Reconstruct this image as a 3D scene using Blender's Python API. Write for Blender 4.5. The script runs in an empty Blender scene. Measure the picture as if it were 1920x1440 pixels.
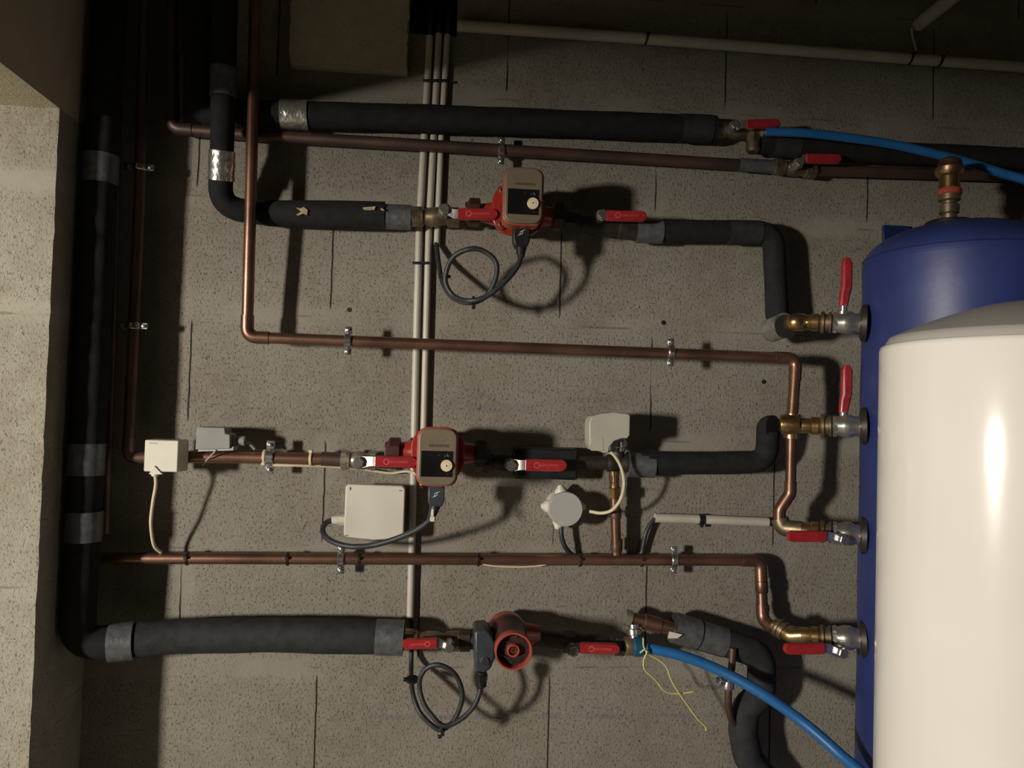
import bpy, math, random
from mathutils import Vector, Matrix
random.seed(7)
C = bpy.context.scene.collection
# ---------------------------------------------------------------- camera, world, lights, exposure
F = 1443.0
CAM = Vector((-0.118, -1.35, 1.41))
YAW, PITCH, ROLL = math.radians(5.03), math.radians(1.73), math.radians(1.66)
_f = Vector((math.sin(YAW) * math.cos(PITCH), math.cos(YAW) * math.cos(PITCH), math.sin(PITCH)))
_r0 = Vector((math.cos(YAW), -math.sin(YAW), 0)); _u0 = _r0.cross(_f)
_R = math.cos(ROLL) * _r0 + math.sin(ROLL) * _u0
_U = -math.sin(ROLL) * _r0 + math.cos(ROLL) * _u0
cd = bpy.data.cameras.new('camera'); cam = bpy.data.objects.new('camera', cd); C.objects.link(cam)
cd.sensor_width = 36; cd.lens = F / 1920 * 36; cd.clip_start = 0.02
cam.matrix_world = Matrix(((_R.x, _U.x, -_f.x, CAM.x), (_R.y, _U.y, -_f.y, CAM.y), (_R.z, _U.z, -_f.z, CAM.z), (0, 0, 0, 1)))
bpy.context.scene.camera = cam
vs = bpy.context.scene.view_settings
vs.view_transform = 'Standard'; vs.look = 'None'; vs.gamma = 1; vs.use_curve_mapping = False; vs.exposure = 0
wd = bpy.data.worlds.new('world'); bpy.context.scene.world = wd; wd.use_nodes = True
wd.node_tree.nodes['Background'].inputs[0].default_value = (1, .9, .75, 1)
wd.node_tree.nodes['Background'].inputs[1].default_value = 0.02
def lamp(name, loc, aim, sx, sy, power, col):
    l = bpy.data.lights.new(name, 'AREA'); l.shape = 'RECTANGLE'; l.size = sx; l.size_y = sy; l.energy = power; l.color = col
    o = bpy.data.objects.new(name, l); C.objects.link(o); o.location = loc
    o.rotation_euler = (Vector(aim) - Vector(loc)).to_track_quat('-Z', 'Y').to_euler()
    return o
LAMP = (-2.5, -2.4, 1.42)
lamp('doorway_lamp', LAMP, (0.1, -0.1, 1.40), 0.17, 0.27, 104, (1, .925, .81))

def W(px, py, d=0.0):
    """point seen at pixel (px,py) that stands d metres off the back wall (y=-d)"""
    v = _f + _R * ((px - 960) / F) + _U * ((720 - py) / F)
    t = (-d - CAM.y) / v.y
    return CAM + v * t
def S(w, px, d=0.0):
    p = W(px, 720, d); return w * (p - CAM).dot(_f) / F

# ---------------------------------------------------------------- materials
def _new(name):
    m = bpy.data.materials.new(name); m.use_nodes = True
    nt = m.node_tree; b = nt.nodes['Principled BSDF']
    return m, nt, b
def mat(name, col, rough=.5, metal=0, var=.12, vscale=30, bump=0, bscale=200, col2=None, coat=0, spec=.5, stretch=None):
    m, nt, b = _new(name); N, L = nt.nodes, nt.links
    b.inputs['Roughness'].default_value = rough; b.inputs['Metallic'].default_value = metal
    b.inputs['Specular IOR Level'].default_value = spec
    if coat: b.inputs['Coat Weight'].default_value = coat; b.inputs['Coat Roughness'].default_value = .08
    g = N.new('ShaderNodeNewGeometry')
    src = g.outputs['Position']
    if stretch:
        mp = N.new('ShaderNodeMapping'); mp.inputs['Scale'].default_value = stretch; L.new(src, mp.inputs[0]); src = mp.outputs[0]
    n = N.new('ShaderNodeTexNoise'); n.inputs['Scale'].default_value = vscale; n.inputs['Detail'].default_value = 4
    L.new(src, n.inputs['Vector'])
    r = N.new('ShaderNodeValToRGB'); c2 = col2 or tuple(max(0, c * (1 - var * 2)) for c in col)
    r.color_ramp.elements[0].position = .32; r.color_ramp.elements[1].position = .66
    r.color_ramp.elements[0].color = (*c2, 1); r.color_ramp.elements[1].color = (*[min(1, c * (1 + var * .6)) for c in col], 1)
    L.new(n.outputs['Fac'], r.inputs[0]); L.new(r.outputs[0], b.inputs['Base Color'])
    if bump:
        n2 = N.new('ShaderNodeTexNoise'); n2.inputs['Scale'].default_value = bscale; n2.inputs['Detail'].default_value = 3
        L.new(src, n2.inputs['Vector'])
        bp = N.new('ShaderNodeBump'); bp.inputs['Strength'].default_value = bump; bp.inputs['Distance'].default_value = .002
        L.new(n2.outputs['Fac'], bp.inputs['Height']); L.new(bp.outputs[0], b.inputs['Normal'])
    return m
def concrete(name, base, light, pits=1.0, joints=None, course=None):
    """pitted block concrete; joints = function building a joint mask from position"""
    m, nt, b = _new(name); N, L = nt.nodes, nt.links
    b.inputs['Roughness'].default_value = .92; b.inputs['Specular IOR Level'].default_value = .15
    g = N.new('ShaderNodeNewGeometry')
    def noise(s, det=2, rough=.5, sc=None):
        n = N.new('ShaderNodeTexNoise'); n.inputs['Scale'].default_value = s; n.inputs['Detail'].default_value = det; n.inputs['Roughness'].default_value = rough
        if sc:
            mp = N.new('ShaderNodeMapping'); mp.inputs['Scale'].default_value = sc; L.new(g.outputs['Position'], mp.inputs[0]); L.new(mp.outputs[0], n.inputs['Vector'])
        else: L.new(g.outputs['Position'], n.inputs['Vector'])
        return n.outputs['Fac']
    def M(op, a, b_=None, c=None, clamp=False):
        n = N.new('ShaderNodeMath'); n.operation = op; n.use_clamp = clamp
        for i, x in enumerate((a, b_, c)):
            if x is None: continue
            if isinstance(x, (int, float)): n.inputs[i].default_value = x
            else: L.new(x, n.inputs[i])
        return n.outputs[0]
    def ramp(x, lo, hi):
        n = N.new('ShaderNodeMapRange'); n.interpolation_type = 'SMOOTHSTEP'; n.inputs[1].default_value = lo; n.inputs[2].default_value = hi
        L.new(x, n.inputs[0]); return n.outputs[0]
    def mix(f, a, c):
        n = N.new('ShaderNodeMix'); n.data_type = 'RGBA'
        if isinstance(f, float): n.inputs[0].default_value = f
        else: L.new(f, n.inputs[0])
        for i, x in ((6, a), (7, c)):
            if isinstance(x, tuple): n.inputs[i].default_value = (*x, 1)
            else: L.new(x, n.inputs[i])
        return n.outputs[2]
    big = ramp(noise(5, 3), .35, .65); mid = ramp(noise(38, 4, .6), .35, .68)
    col = mix(big, base, tuple(x * y for x, y in zip(base, (.88, .84, .82))))
    col = mix(M('MULTIPLY', mid, .45), col, light)
    area = ramp(noise(14, 2), .3, .6)
    pit = M('SUBTRACT', 1, ramp(noise(270, 2.5, .6, (1, 1, .8)), .30, .44))
    pit2 = M('SUBTRACT', 1, ramp(noise(120, 2, .6), .27, .34))
    fine = noise(330, 3, .65)
    h = M('ADD', M('MULTIPLY', fine, 1.1), M('MULTIPLY', noise(160, 3), .9))
    smooth = None
    if joints:
        sx = N.new('ShaderNodeSeparateXYZ'); L.new(g.outputs['Position'], sx.inputs[0])
        zb, x1, x2, x3 = joints
        zz = M('DIVIDE', M('SUBTRACT', sx.outputs['Z'], zb), .2)
        row = M('FLOOR', zz); fz = M('SUBTRACT', zz, row)
        par = M('SUBTRACT', M('MODULO', M('ADD', row, 40), 2), 0)
        top = M('GREATER_THAN', row, 1.5)
        # even rows joint at x1, odd rows at x2, rows above the second course at x3
        xo = M('ADD', M('MULTIPLY', par, x2 - x1), x1); xo = M('ADD', M('MULTIPLY', top, x3 - x1), xo)
        u = M('DIVIDE', M('ADD', M('SUBTRACT', sx.outputs['X'], xo), 8.0), .4)
        fx = M('SUBTRACT', u, M('ROUND', u)); ax = M('MULTIPLY', M('ABSOLUTE', M('ADD', fx, M('MULTIPLY', M('SUBTRACT', noise(30, 2), .5), .008))), .4)
        edge = M('ABSOLUTE', M('SUBTRACT', fz, M('ROUND', fz)))  # distance to course line, in courses
        vj = M('MULTIPLY', M('SUBTRACT', 1, ramp(ax, .0007, .0017)), ramp(edge, .05, .12))
        vj = M('MULTIPLY', vj, ramp(noise(5, 1), .36, .44))
        hj = M('MULTIPLY', M('SUBTRACT', 1, ramp(edge, .003, .010)), ramp(noise(12, 2), .5, .62))
        rag = M('MULTIPLY', M('SUBTRACT', noise(28, 4, .6), .5), 1.0)
        smooth = M('MULTIPLY', M('SUBTRACT', 1, ramp(M('ADD', edge, M('MULTIPLY', rag, .16)), .03, .15)), ramp(noise(4, 2), .42, .62))
        vm = M('MULTIPLY', M('SUBTRACT', 1, ramp(M('ADD', ax, M('MULTIPLY', rag, .035)), .004, .03)), ramp(noise(3.3, 2), .48, .64))
        smooth = M('MAXIMUM', smooth, vm)
        pm = M('SUBTRACT', 1, M('MULTIPLY', smooth, .85))
        pit = M('MULTIPLY', pit, pm); pit2 = M('MULTIPLY', pit2, pm); h = M('MULTIPLY', h, pm)
        col = mix(M('MULTIPLY', smooth, .45), col, light)
    pitc = M('MULTIPLY', M('MULTIPLY', pit, M('ADD', M('MULTIPLY', area, .6), .35)), pits)
    dark = tuple(x * .30 for x in base)
    col = mix(M('MULTIPLY', pitc, .55), col, dark); col = mix(M('MULTIPLY', pit2, .55 * pits), col, dark)
    h = M('SUBTRACT', h, M('MULTIPLY', pit, 1.1 * pits)); h = M('SUBTRACT', h, M('MULTIPLY', pit2, 1.3 * pits))
    if joints:
        col = mix(M('MULTIPLY', vj, .9), col, (.018, .016, .014)); col = mix(M('MULTIPLY', hj, .35), col, (.03, .03, .025))
        h = M('SUBTRACT', h, M('MULTIPLY', vj, 2.5)); h = M('SUBTRACT', h, M('MULTIPLY', hj, .8))
        # a blue chalk line snapped along the wall and a faint crayon scribble
        wob = M('MULTIPLY', M('SUBTRACT', noise(6, 2), .5), .006)
        for z0, w_, x0_, x1_, k_ in chalk:
            a_ = M('ABSOLUTE', M('SUBTRACT', M('ADD', sx.outputs['Z'], wob), z0))
            m_ = M('SUBTRACT', 1, ramp(a_, w_ * .4, w_)); b_ = M('MULTIPLY', M('GREATER_THAN', sx.outputs['X'], x0_), M('LESS_THAN', sx.outputs['X'], x1_))
            m_ = M('MULTIPLY', M('MULTIPLY', m_, b_), M('MULTIPLY', ramp(noise(9, 3), .35, .65), k_))
            col = mix(m_, col, (.085, .08, .15))
    L.new(col, b.inputs['Base Color'])
    bp = N.new('ShaderNodeBump'); bp.inputs['Strength'].default_value = .8; bp.inputs['Distance'].default_value = .0016
    L.new(h, bp.inputs['Height']); L.new(bp.outputs[0], b.inputs['Normal'])
    return m

zb = W(1048, 611).z
chalk = [(W(1100, 1343).z, .006, W(640, 1343).x, W(1360, 1345).x, .3), (W(960, 765).z, .012, W(830, 765).x, W(1010, 765).x, .2), (W(960, 745).z, .007, W(840, 745).x, W(1150, 745).x, .12)]
m_wall = concrete('block_wall', (.252, .232, .196), (.30, .278, .238), 1.0, joints=(zb, W(1051, 540).x, W(1221, 740).x, W(952, 120).x))
m_jamb = concrete('jamb_block', (.345, .322, .26), (.43, .405, .335), .75, joints=(W(50, 1102, .163).z, -1.05, -1.05, -1.05))
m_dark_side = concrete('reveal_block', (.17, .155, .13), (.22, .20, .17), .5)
m_beam = concrete('cast_concrete', (.46, .42, .31), (.52, .48, .37), .3)
m_cast = concrete('cast_lintel', (.58, .51, .37), (.64, .57, .43), .15)
m_floor = mat('floor_screed', (.36, .34, .29), .9, bump=.3)
M_ = dict(
    foam=mat('black_foam', (.013, .014, .0145), .85, var=.2, vscale=60, bump=.25, bscale=400, spec=.35),
    foam_grey=mat('grey_foam', (.026, .028, .030), .8, var=.2, vscale=60, bump=.25, bscale=300, spec=.4),
    tape=mat('grey_tape', (.135, .145, .15), .45, .35, var=.15, vscale=80, bump=.5, bscale=90),
    silver=mat('silver_tape', (.62, .60, .56), .30, .85, var=.15, vscale=70, bump=.9, bscale=110),
    copper=mat('aged_copper', (.30, .165, .115), .38, .85, vscale=16, col2=(.17, .095, .07), bump=.06),
    copper_dull=mat('oxidised_copper', (.17, .10, .078), .48, .7, vscale=12, col2=(.095, .068, .06), bump=.06),
    brass=mat('brass', (.62, .43, .20), .28, .95, vscale=40, col2=(.33, .22, .10), bump=.1),
    brass_dull=mat('dull_brass', (.30, .235, .15), .42, .8, vscale=50, col2=(.17, .13, .09), bump=.1),
    pale=mat('pale_nickel', (.40, .37, .29), .38, .7, vscale=60, bump=.1),
    chrome=mat('chrome', (.66, .64, .60), .26, .9, var=.1, vscale=30),
    steel=mat('zinc_steel', (.55, .56, .55), .26, .95, var=.15, vscale=60, bump=.1),
    dark_metal=mat('dark_metal', (.06, .05, .045), .5, .6, vscale=50),
    red=mat('red_vinyl', (.36, .022, .028), .32, 0, var=.1, vscale=60, coat=.25),
    red_paint=mat('red_paint', (.36, .030, .020), .30, 0, var=.15, vscale=30, bump=.12, bscale=120, coat=.3),
    red_dull=mat('faded_red_plastic', (.42, .080, .050), .40, 0, var=.1, vscale=40),
    red_dark=mat('brownish_red_iron', (.060, .018, .015), .45, 0, var=.2, vscale=40),
    beige=mat('taupe_plastic', (.20, .158, .112), .42, .1, var=.06, vscale=20),
    black=mat('black_plastic', (.013, .013, .014), .45, 0, var=.2, vscale=60),
    panel=mat('black_panel', (.012, .011, .012), .25, 0, var=.2, vscale=20),
    cable=mat('black_cable', (.030, .034, .038), .5, 0, var=.2, vscale=60),
    grey_box=mat('dark_grey_plastic', (.045, .055, .065), .38, 0, var=.12, vscale=60),
    white=mat('white_plastic', (.72, .69, .58), .42, 0, var=.05, vscale=18),
    box_white=mat('offwhite_box', (.66, .63, .55), .40, 0, var=.05, vscale=14),
    dial=mat('ivory_dial', (.78, .66, .46), .4, 0, var=.05, vscale=60),
    grey=mat('grey_plastic', (.27, .27, .255), .5, 0, var=.05, vscale=40),
    actuator=mat('pale_grey_plastic', (.47, .455, .385), .42, 0, var=.04, vscale=20),
    lid=mat('light_grey_lid', (.42, .415, .40), .5, 0, var=.03, vscale=20),
    conduit=mat('grey_conduit', (.52, .49, .42), .42, 0, var=.06, vscale=14),
    cream=mat('cream_cable', (.70, .62, .44), .45, 0, var=.05, vscale=40),
    enamel=mat('white_enamel', (.86, .82, .765), .17, 0, var=.02, vscale=6, coat=.3),
    cap_grey=mat('grey_enamel', (.45, .425, .40), .3, 0, var=.03, vscale=6),
    vinyl=mat('blue_vinyl', (.026, .042, .175), .46, 0, var=.10, vscale=12, bump=.45, bscale=16, spec=.7),
    hose=mat('blue_hose', (.018, .13, .36), .42, 0, var=.07, vscale=20),
    string=mat('yellow_string', (.72, .66, .22), .6, 0, var=.08, vscale=90),
    plate=mat('blue_plate', (.010, .022, .10), .5, 0, var=.1, vscale=30),
    mark_black=mat('black_print', (.03, .025, .02), .6), mark_white=mat('white_print', (.75, .75, .70), .5), mark_red=mat('pale_red_print', (.66, .14, .12), .5),
    paper=mat('peeled_paper', (.50, .38, .23), .8, var=.2, vscale=90),
)

# ---------------------------------------------------------------- mesh kit
class MB:
    def __init__(s): s.v = []; s.f = []
    def add(s, vs_, fs):
        n = len(s.v); s.v += [Vector(x) for x in vs_]; s.f += [tuple(i + n for i in f) for f in fs]; return s
    def tube(s, pts, r, seg=16, cap=True):
        pts = [Vector(p) for p in pts]
        q = [pts[0]]; rr = [r(0.0) if callable(r) else (r[0] if isinstance(r, (list, tuple)) else r)]
        L = [0.0]
        for a, b in zip(pts, pts[1:]): L.append(L[-1] + (b - a).length)
        for i in range(1, len(pts)):
            if (pts[i] - q[-1]).length > 1e-6:
                q.append(pts[i]); rr.append(r(L[i]) if callable(r) else (r[i] if isinstance(r, (list, tuple)) else r))
        n = len(q); T = []
        for i in range(n):
            a = q[max(i - 1, 0)]; b = q[min(i + 1, n - 1)]; T.append((b - a).normalized())
        u = T[0].orthogonal().normalized(); base = len(s.v)
        for i in range(n):
            u = (u - T[i] * u.dot(T[i])).normalized(); w = T[i].cross(u)
            for k in range(seg):
                a = 2 * math.pi * k / seg
                s.v.append(q[i] + (u * math.cos(a) + w * math.sin(a)) * rr[i])
        for i in range(n - 1):
            for k in range(seg):
                a = base + i * seg + k; b = base + i * seg + (k + 1) % seg
                s.f.append((a, b, b + seg, a + seg))
        if cap:
            s.f.append(tuple(base + k for k in reversed(range(seg)))); s.f.append(tuple(base + (n - 1) * seg + k for k in range(seg)))
        return s
    def lathe(s, o, ax, prof, seg=24, start=0.0, up=None):
        """prof: (distance along ax, radius)"""
        o = Vector(o); ax = Vector(ax).normalized()
        u = (Vector(up) - ax * Vector(up).dot(ax)).normalized() if up else ax.orthogonal().normalized()
        w = ax.cross(u); base = len(s.v)
        for t, r in prof:
            for k in range(seg):
                a = 2 * math.pi * k / seg + start; s.v.append(o + ax * t + (u * math.cos(a) + w * math.sin(a)) * max(r, 1e-5))
        for i in range(len(prof) - 1):
            for k in range(seg):
                a = base + i * seg + k; b = base + i * seg + (k + 1) % seg
                s.f.append((a, b, b + seg, a + seg))
        s.f.append(tuple(base + k for k in reversed(range(seg)))); s.f.append(tuple(base + (len(prof) - 1) * seg + k for k in range(seg)))
        return s
    def hexn(s, o, ax, t0, t1, r, up=None):
        c = r * .08
        return s.lathe(o, ax, [(t0, r * .9), (t0 + c, r), (t1 - c, r), (t1, r * .9)], 6, math.pi / 6, up)
    def box(s, c, sz, X=(1, 0, 0), Z=(0, 0, 1)):
        c = Vector(c); X = Vector(X).normalized(); Z = Vector(Z); Z = (Z - X * Z.dot(X)).normalized(); Y = Z.cross(X)
        h = [x / 2 for x in sz]
        vs_ = [c + X * (sx * h[0]) + Y * (sy * h[1]) + Z * (sz_ * h[2]) for sx in (-1, 1) for sy in (-1, 1) for sz_ in (-1, 1)]
        return s.add(vs_, [(0, 1, 3, 2), (4, 6, 7, 5), (0, 4, 5, 1), (2, 3, 7, 6), (0, 2, 6, 4), (1, 5, 7, 3)])
    def prism(s, outline, o, X, Z, depth, back=None):
        """outline in (x,z) metres about o; front at o, extruded depth away from viewer (+N)"""
        o = Vector(o); X = Vector(X).normalized(); Z = Vector(Z).normalized(); Nn = Z.cross(X)  # towards wall (+y) when X=+x, Z=+z
        n = len(outline)
        back = back or outline
        vs_ = [o + X * a + Z * b for a, b in outline] + [o + X * a + Z * b + Nn * depth for a, b in back]
        fs = [tuple(range(n)), tuple(reversed(range(n, 2 * n)))] + [(i, i + n, (i + 1) % n + n, (i + 1) % n) for i in range(n)]
        return s.add(vs_, fs)
PARW = {}
def obj(name, mb, m, parent=None, bevel=0, ang=35, seg=2):
    org = PARW.get(parent.name, Vector()) if parent else None
    me = bpy.data.meshes.new(name)
    if org is None:
        n = len(mb.v); mn = Vector([min(v[i] for v in mb.v) for i in range(3)]); mx = Vector([max(v[i] for v in mb.v) for i in range(3)])
        org = (mn + mx) / 2; org.z = mn.z; loc = org
    else: loc = Vector()
    me.from_pydata([v - org for v in mb.v], [], mb.f); me.update()
    import bmesh
    bm = bmesh.new(); bm.from_mesh(me); bmesh.ops.recalc_face_normals(bm, faces=bm.faces); bm.to_mesh(me); bm.free()
    me.materials.append(m); me.shade_smooth(); me.set_sharp_from_angle(angle=math.radians(ang))
    o = bpy.data.objects.new(name, me); C.objects.link(o); o.location = loc
    if parent: o.parent = parent
    PARW[o.name] = org
    if bevel:
        b = o.modifiers.new('bevel', 'BEVEL'); b.width = bevel; b.segments = seg; b.limit_method = 'ANGLE'; b.angle_limit = math.radians(40)
    return o
def tag(o, label, cat, group=None):
    o['label'] = label; o['category'] = cat
    if group: o['group'] = group
    return o
def thing(name, label, cat, loc, group=None):
    o = bpy.data.objects.new(name, None); o.empty_display_size = .02; C.objects.link(o); o.location = loc
    PARW[o.name] = Vector(loc); return tag(o, label, cat, group)
def struct(name, mb, m, **k):
    o = obj(name, mb, m, **k); o['kind'] = 'structure'; return o
def fillet(pts, R, n=8):
    pts = [Vector(p) for p in pts]; out = [pts[0]]
    for i in range(1, len(pts) - 1):
        a, b, c = pts[i - 1], pts[i], pts[i + 1]
        d1 = (a - b); d2 = (c - b); l = min(d1.length, d2.length) * .48
        ang = d1.angle(d2)
        if abs(math.pi - ang) < .04: out.append(b); continue
        t = min(R / math.tan(ang / 2), l); p = b + d1.normalized() * t; q = b + d2.normalized() * t
        for k in range(n + 1):
            s = k / n; out.append(p * (1 - s) ** 2 + b * (2 * s * (1 - s)) + q * s * s)
    out.append(pts[-1]); return out
def spline(pts, n=10):
    pts = [Vector(p) for p in pts]; P = [pts[0] * 2 - pts[1]] + pts + [pts[-1] * 2 - pts[-2]]; out = []
    for i in range(1, len(P) - 2):
        a, b, c, d = P[i - 1:i + 3]
        for k in range(n):
            t = k / n
            out.append(.5 * ((2 * b) + (c - a) * t + (2 * a - 5 * b + 4 * c - d) * t * t + (3 * b - a - 3 * c + d) * t ** 3))
    out.append(pts[-1]); return out
def resample(pts, step):
    pts = [Vector(p) for p in pts]; out = [pts[0]]
    for a, b in zip(pts, pts[1:]):
        n = max(1, int((b - a).length / step))
        for k in range(1, n + 1): out.append(a.lerp(b, k / n))
    return out
def PP(lst): return [W(*p) for p in lst]
def lump(r, amp, seed):
    return lambda L: r * (1 + amp * (math.sin(L * 38 + seed) * .5 + math.sin(L * 91 + seed * 2.3) * .3 + math.sin(L * 17 + seed) * .5))
def band(name, p0, p1, r, m, parent, lip=.0004, seg=20, amp=0.0):
    p0, p1 = W(*p0), W(*p1); mb = MB()
    pts = resample([p0, p1], .006)
    mb.tube(pts, (lambda L: r * (1 + amp * math.sin(L * 700))) if amp else r, seg)
    return obj(name, mb, m, parent)
def collar(name, p, direction, r, length, m, parent):
    p = Vector(p); dv = Vector(direction).normalized()
    return obj(name, MB().lathe(p - dv * length / 2, dv, [(0, r * .93), (length * .12, r), (length * .88, r), (length, r * .93)], 20), m, parent)

# ---------------------------------------------------------------- the setting
XC, YJ = -0.700, -0.163           # left wall face, jamb
ZL = W(108, 203, -YJ).z           # underside of the lintel
XB0, XB1, ZT, ZF = -2.2, 1.75, 2.42, 0.0
hx0, hx1, hz0 = W(768, 40).x, W(857, 40).x, W(815, 66).z; hz1 = hz0 + .16
wb = MB()
for x0, x1, z0, z1 in ((XB0, hx0, ZF, ZT), (hx1, XB1, ZF, ZT), (hx0, hx1, ZF, hz0), (hx0, hx1, hz1, ZT)):
    wb.add([(x0, 0, z0), (x1, 0, z0), (x1, 0, z1), (x0, 0, z1)], [(0, 1, 2, 3)])
wb.add([(hx0, 0, hz0), (hx1, 0, hz0), (hx1, 0, hz1), (hx0, 0, hz1), (hx0, .16, hz0), (hx1, .16, hz0), (hx1, .16, hz1), (hx0, .16, hz1)],
       [(0, 1, 5, 4), (1, 2, 6, 5), (2, 3, 7, 6), (3, 0, 4, 7), (4, 5, 6, 7)])
struct('wall_back', wb, m_wall)
def rough_block(x0, x1, y0, y1, z0, z1, amp, step=.012):
    """box with slightly broken arrises: front (+ -y) grid displaced"""
    import bmesh
    bm = bmesh.new(); bmesh.ops.create_cube(bm, size=1)
    for v in bm.verts: v.co = Vector(((x0 + x1) / 2 + v.co.x * (x1 - x0), (y0 + y1) / 2 + v.co.y * (y1 - y0), (z0 + z1) / 2 + v.co.z * (z1 - z0)))
    from mathutils import noise
    for ax, n in ((0, (x1 - x0) / step), (1, (y1 - y0) / step), (2, (z1 - z0) / step)):
        a = (x0, y0, z0)[ax]; b = (x1, y1, z1)[ax]
        for k in range(1, int(n)):
            co = Vector((0, 0, 0)); no = Vector((0, 0, 0)); co[ax] = a + (b - a) * k / int(n); no[ax] = 1
            bmesh.ops.bisect_plane(bm, geom=bm.verts[:] + bm.edges[:] + bm.faces[:], plane_co=co, plane_no=no)
    bm.normal_update()
    for v in bm.verts:
        edge = sum(min(abs(v.co[i] - lo), abs(v.co[i] - hi)) < 1e-5 for i, (lo, hi) in enumerate(((x0, x1), (y0, y1), (z0, z1))))
        if edge >= 2: v.co += noise.noise_vector(v.co * 60) * amp + noise.noise_vector(v.co * 180) * amp * .6
    mb = MB(); mb.v = [v.co.copy() for v in bm.verts]; bm.verts.index_update(); mb.f = [tuple(v.index for v in f.verts) for f in bm.faces]; bm.free()
    return mb
j = struct('wall_left', rough_block(XC - .22, XC, YJ, 0, .9, ZL, .0018, .02), m_jamb, ang=60)
struct('wall_left_lower', MB().box(((XC - .11), YJ / 2, .45), (.22, -YJ, .9)), m_jamb)
struct('trim_1', MB().box((XC - .11, -1.6, (ZL + ZT) / 2), (.22, 3.2, ZT - ZL)), m_cast)
struct('wall_left_front', MB().box((XC - .11, -2.45, ZL / 2), (.22, 1.5, ZL)), m_jamb)
struct('floor', MB().box((-.6, -1.8, -.05), (6.2, 4.4, .1)), m_floor)
struct('ceiling', MB().box(((XC + XB1) / 2, -1.6, ZT + .05), (XB1 - XC, 3.3, .1)), m_beam)
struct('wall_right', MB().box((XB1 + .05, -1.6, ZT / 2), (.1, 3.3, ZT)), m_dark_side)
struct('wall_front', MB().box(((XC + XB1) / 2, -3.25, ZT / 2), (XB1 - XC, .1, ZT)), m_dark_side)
# mortar bed over the jamb and the concrete beam end set in the wall
bx0, bx1, bz0 = W(545, 60, .02).x, W(765, 60, .02).x, W(660, 128, .02).z
struct('trim_2', rough_block(bx0, bx1, -.022, .03, bz0, 2.3, .004, .012), m_beam, ang=60)
# unseen block added outside the doorway to keep the lamp off the upper wall
ZD = 1.572
struct('light_blocker', MB().box((-1.43, -1.6, (ZD + ZT) / 2), (.84, .10, ZT - ZD)), m_beam)
# plug holes drilled in the wall
for px, py in ((655, 581), (1244, 605), (1432, 716)):
    p = W(px, py, .0); o = obj('drill_hole', MB().lathe(p + Vector((0, -.0006, 0)), (0, 1, 0), [(0, .0042), (.0005, .0040)], 14), M_['black'])
    tag(o, {655: 'dark drill hole between the black insulated pipe and the copper pipe, left', 1244: 'dark drill hole above the copper pipe, near its right-hand clip', 1432: 'small plugged drill hole under the right end of the upper copper pipe'}[px], 'hole')

# ---------------------------------------------------------------- reusable fittings
def clip(px, py, d, r, label, axis='x', dirv=None, group=None, ear=1.0, wide=.011):
    p = W(px, py, d); ax = Vector(dirv).normalized() if dirv else (Vector((1, 0, 0)) if axis == 'x' else Vector((0, 0, 1)))
    side = Vector((0, 1, 0)).cross(ax).normalized()
    t = thing('pipe_clip', label, 'pipe clip', p, group)
    ro = r + .0025
    mb = MB().lathe(p - ax * wide / 2, ax, [(0, ro), (.0015, ro + .0012), (wide - .0015, ro + .0012), (wide, ro)], 24)
    obj('clip_band', mb, M_['steel'], t)
    for sg in (1, -1):
        c = p + side * sg * (ro + .006 * ear)
        e = obj('clip_ear', MB().box(c, (wide, .006, .011 * ear), ax, side), M_['steel'], t, bevel=.0012)
        obj('screw_head', MB().lathe(c + Vector((0, -.003, 0)), (0, -1, 0), [(0, .0036), (.0022, .0034), (.0030, .0022)], 12), M_['chrome'], e)
    mb = MB().lathe(p + Vector((0, ro, 0)), (0, 1, 0), [(0, .004), (max(.001, d - ro - .0005), .004)], 10)
    obj('wall_stud', mb, M_['steel'], t)
    return t
def tie(px, py, d, r, label, dirv=(1, 0, 0), m='black', w=.0045, name='cable_tie', group='black cable ties', head=(0, -1, .3)):
    p = W(px, py, d); ax = Vector(dirv).normalized(); t = thing(name, label, 'cable tie', p, group)
    obj('tie_strap', MB().lathe(p - ax * w / 2, ax, [(0, r + .0004), (0.0006, r + .0016), (w - .0006, r + .0016), (w, r + .0004)], 20), M_[m], t)
    hv = Vector(head).normalized()
    obj('tie_head', MB().box(p + hv * (r + .003), (.006, .005, .005), ax, (0, 0, 1)), M_[m], t, bevel=.0008)
    return t
def text_mesh(body, o, h, m, parent, X=(1, 0, 0), Z=(0, 0, 1), name='lettering', width=None, extrude=.0002):
    c = bpy.data.curves.new('t', 'FONT'); c.body = body; c.size = 1; c.align_x = 'CENTER'; c.align_y = 'CENTER'; c.resolution_u = 2
    to = bpy.data.objects.new('t', c); C.objects.link(to); dg = bpy.context.evaluated_depsgraph_get()
    me = bpy.data.meshes.new_from_object(to.evaluated_get(dg))
    w = max(v.co.x for v in me.vertices) - min(v.co.x for v in me.vertices); hh = max(v.co.y for v in me.vertices) - min(v.co.y for v in me.vertices)
    sx = (width / w) if width else h / hh; sy = h / hh
    X = Vector(X).normalized(); Z = Vector(Z).normalized(); n = X.cross(Z).normalized()
    mb = MB(); mb.v = [Vector(o) + X * v.co.x * sx + Z * v.co.y * sy - Z.cross(X) * extrude for v in me.vertices]; mb.f = [tuple(p.vertices) for p in me.polygons]
    bpy.data.objects.remove(to); bpy.data.meshes.remove(me)
    return obj(name, mb, m, parent)
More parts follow.
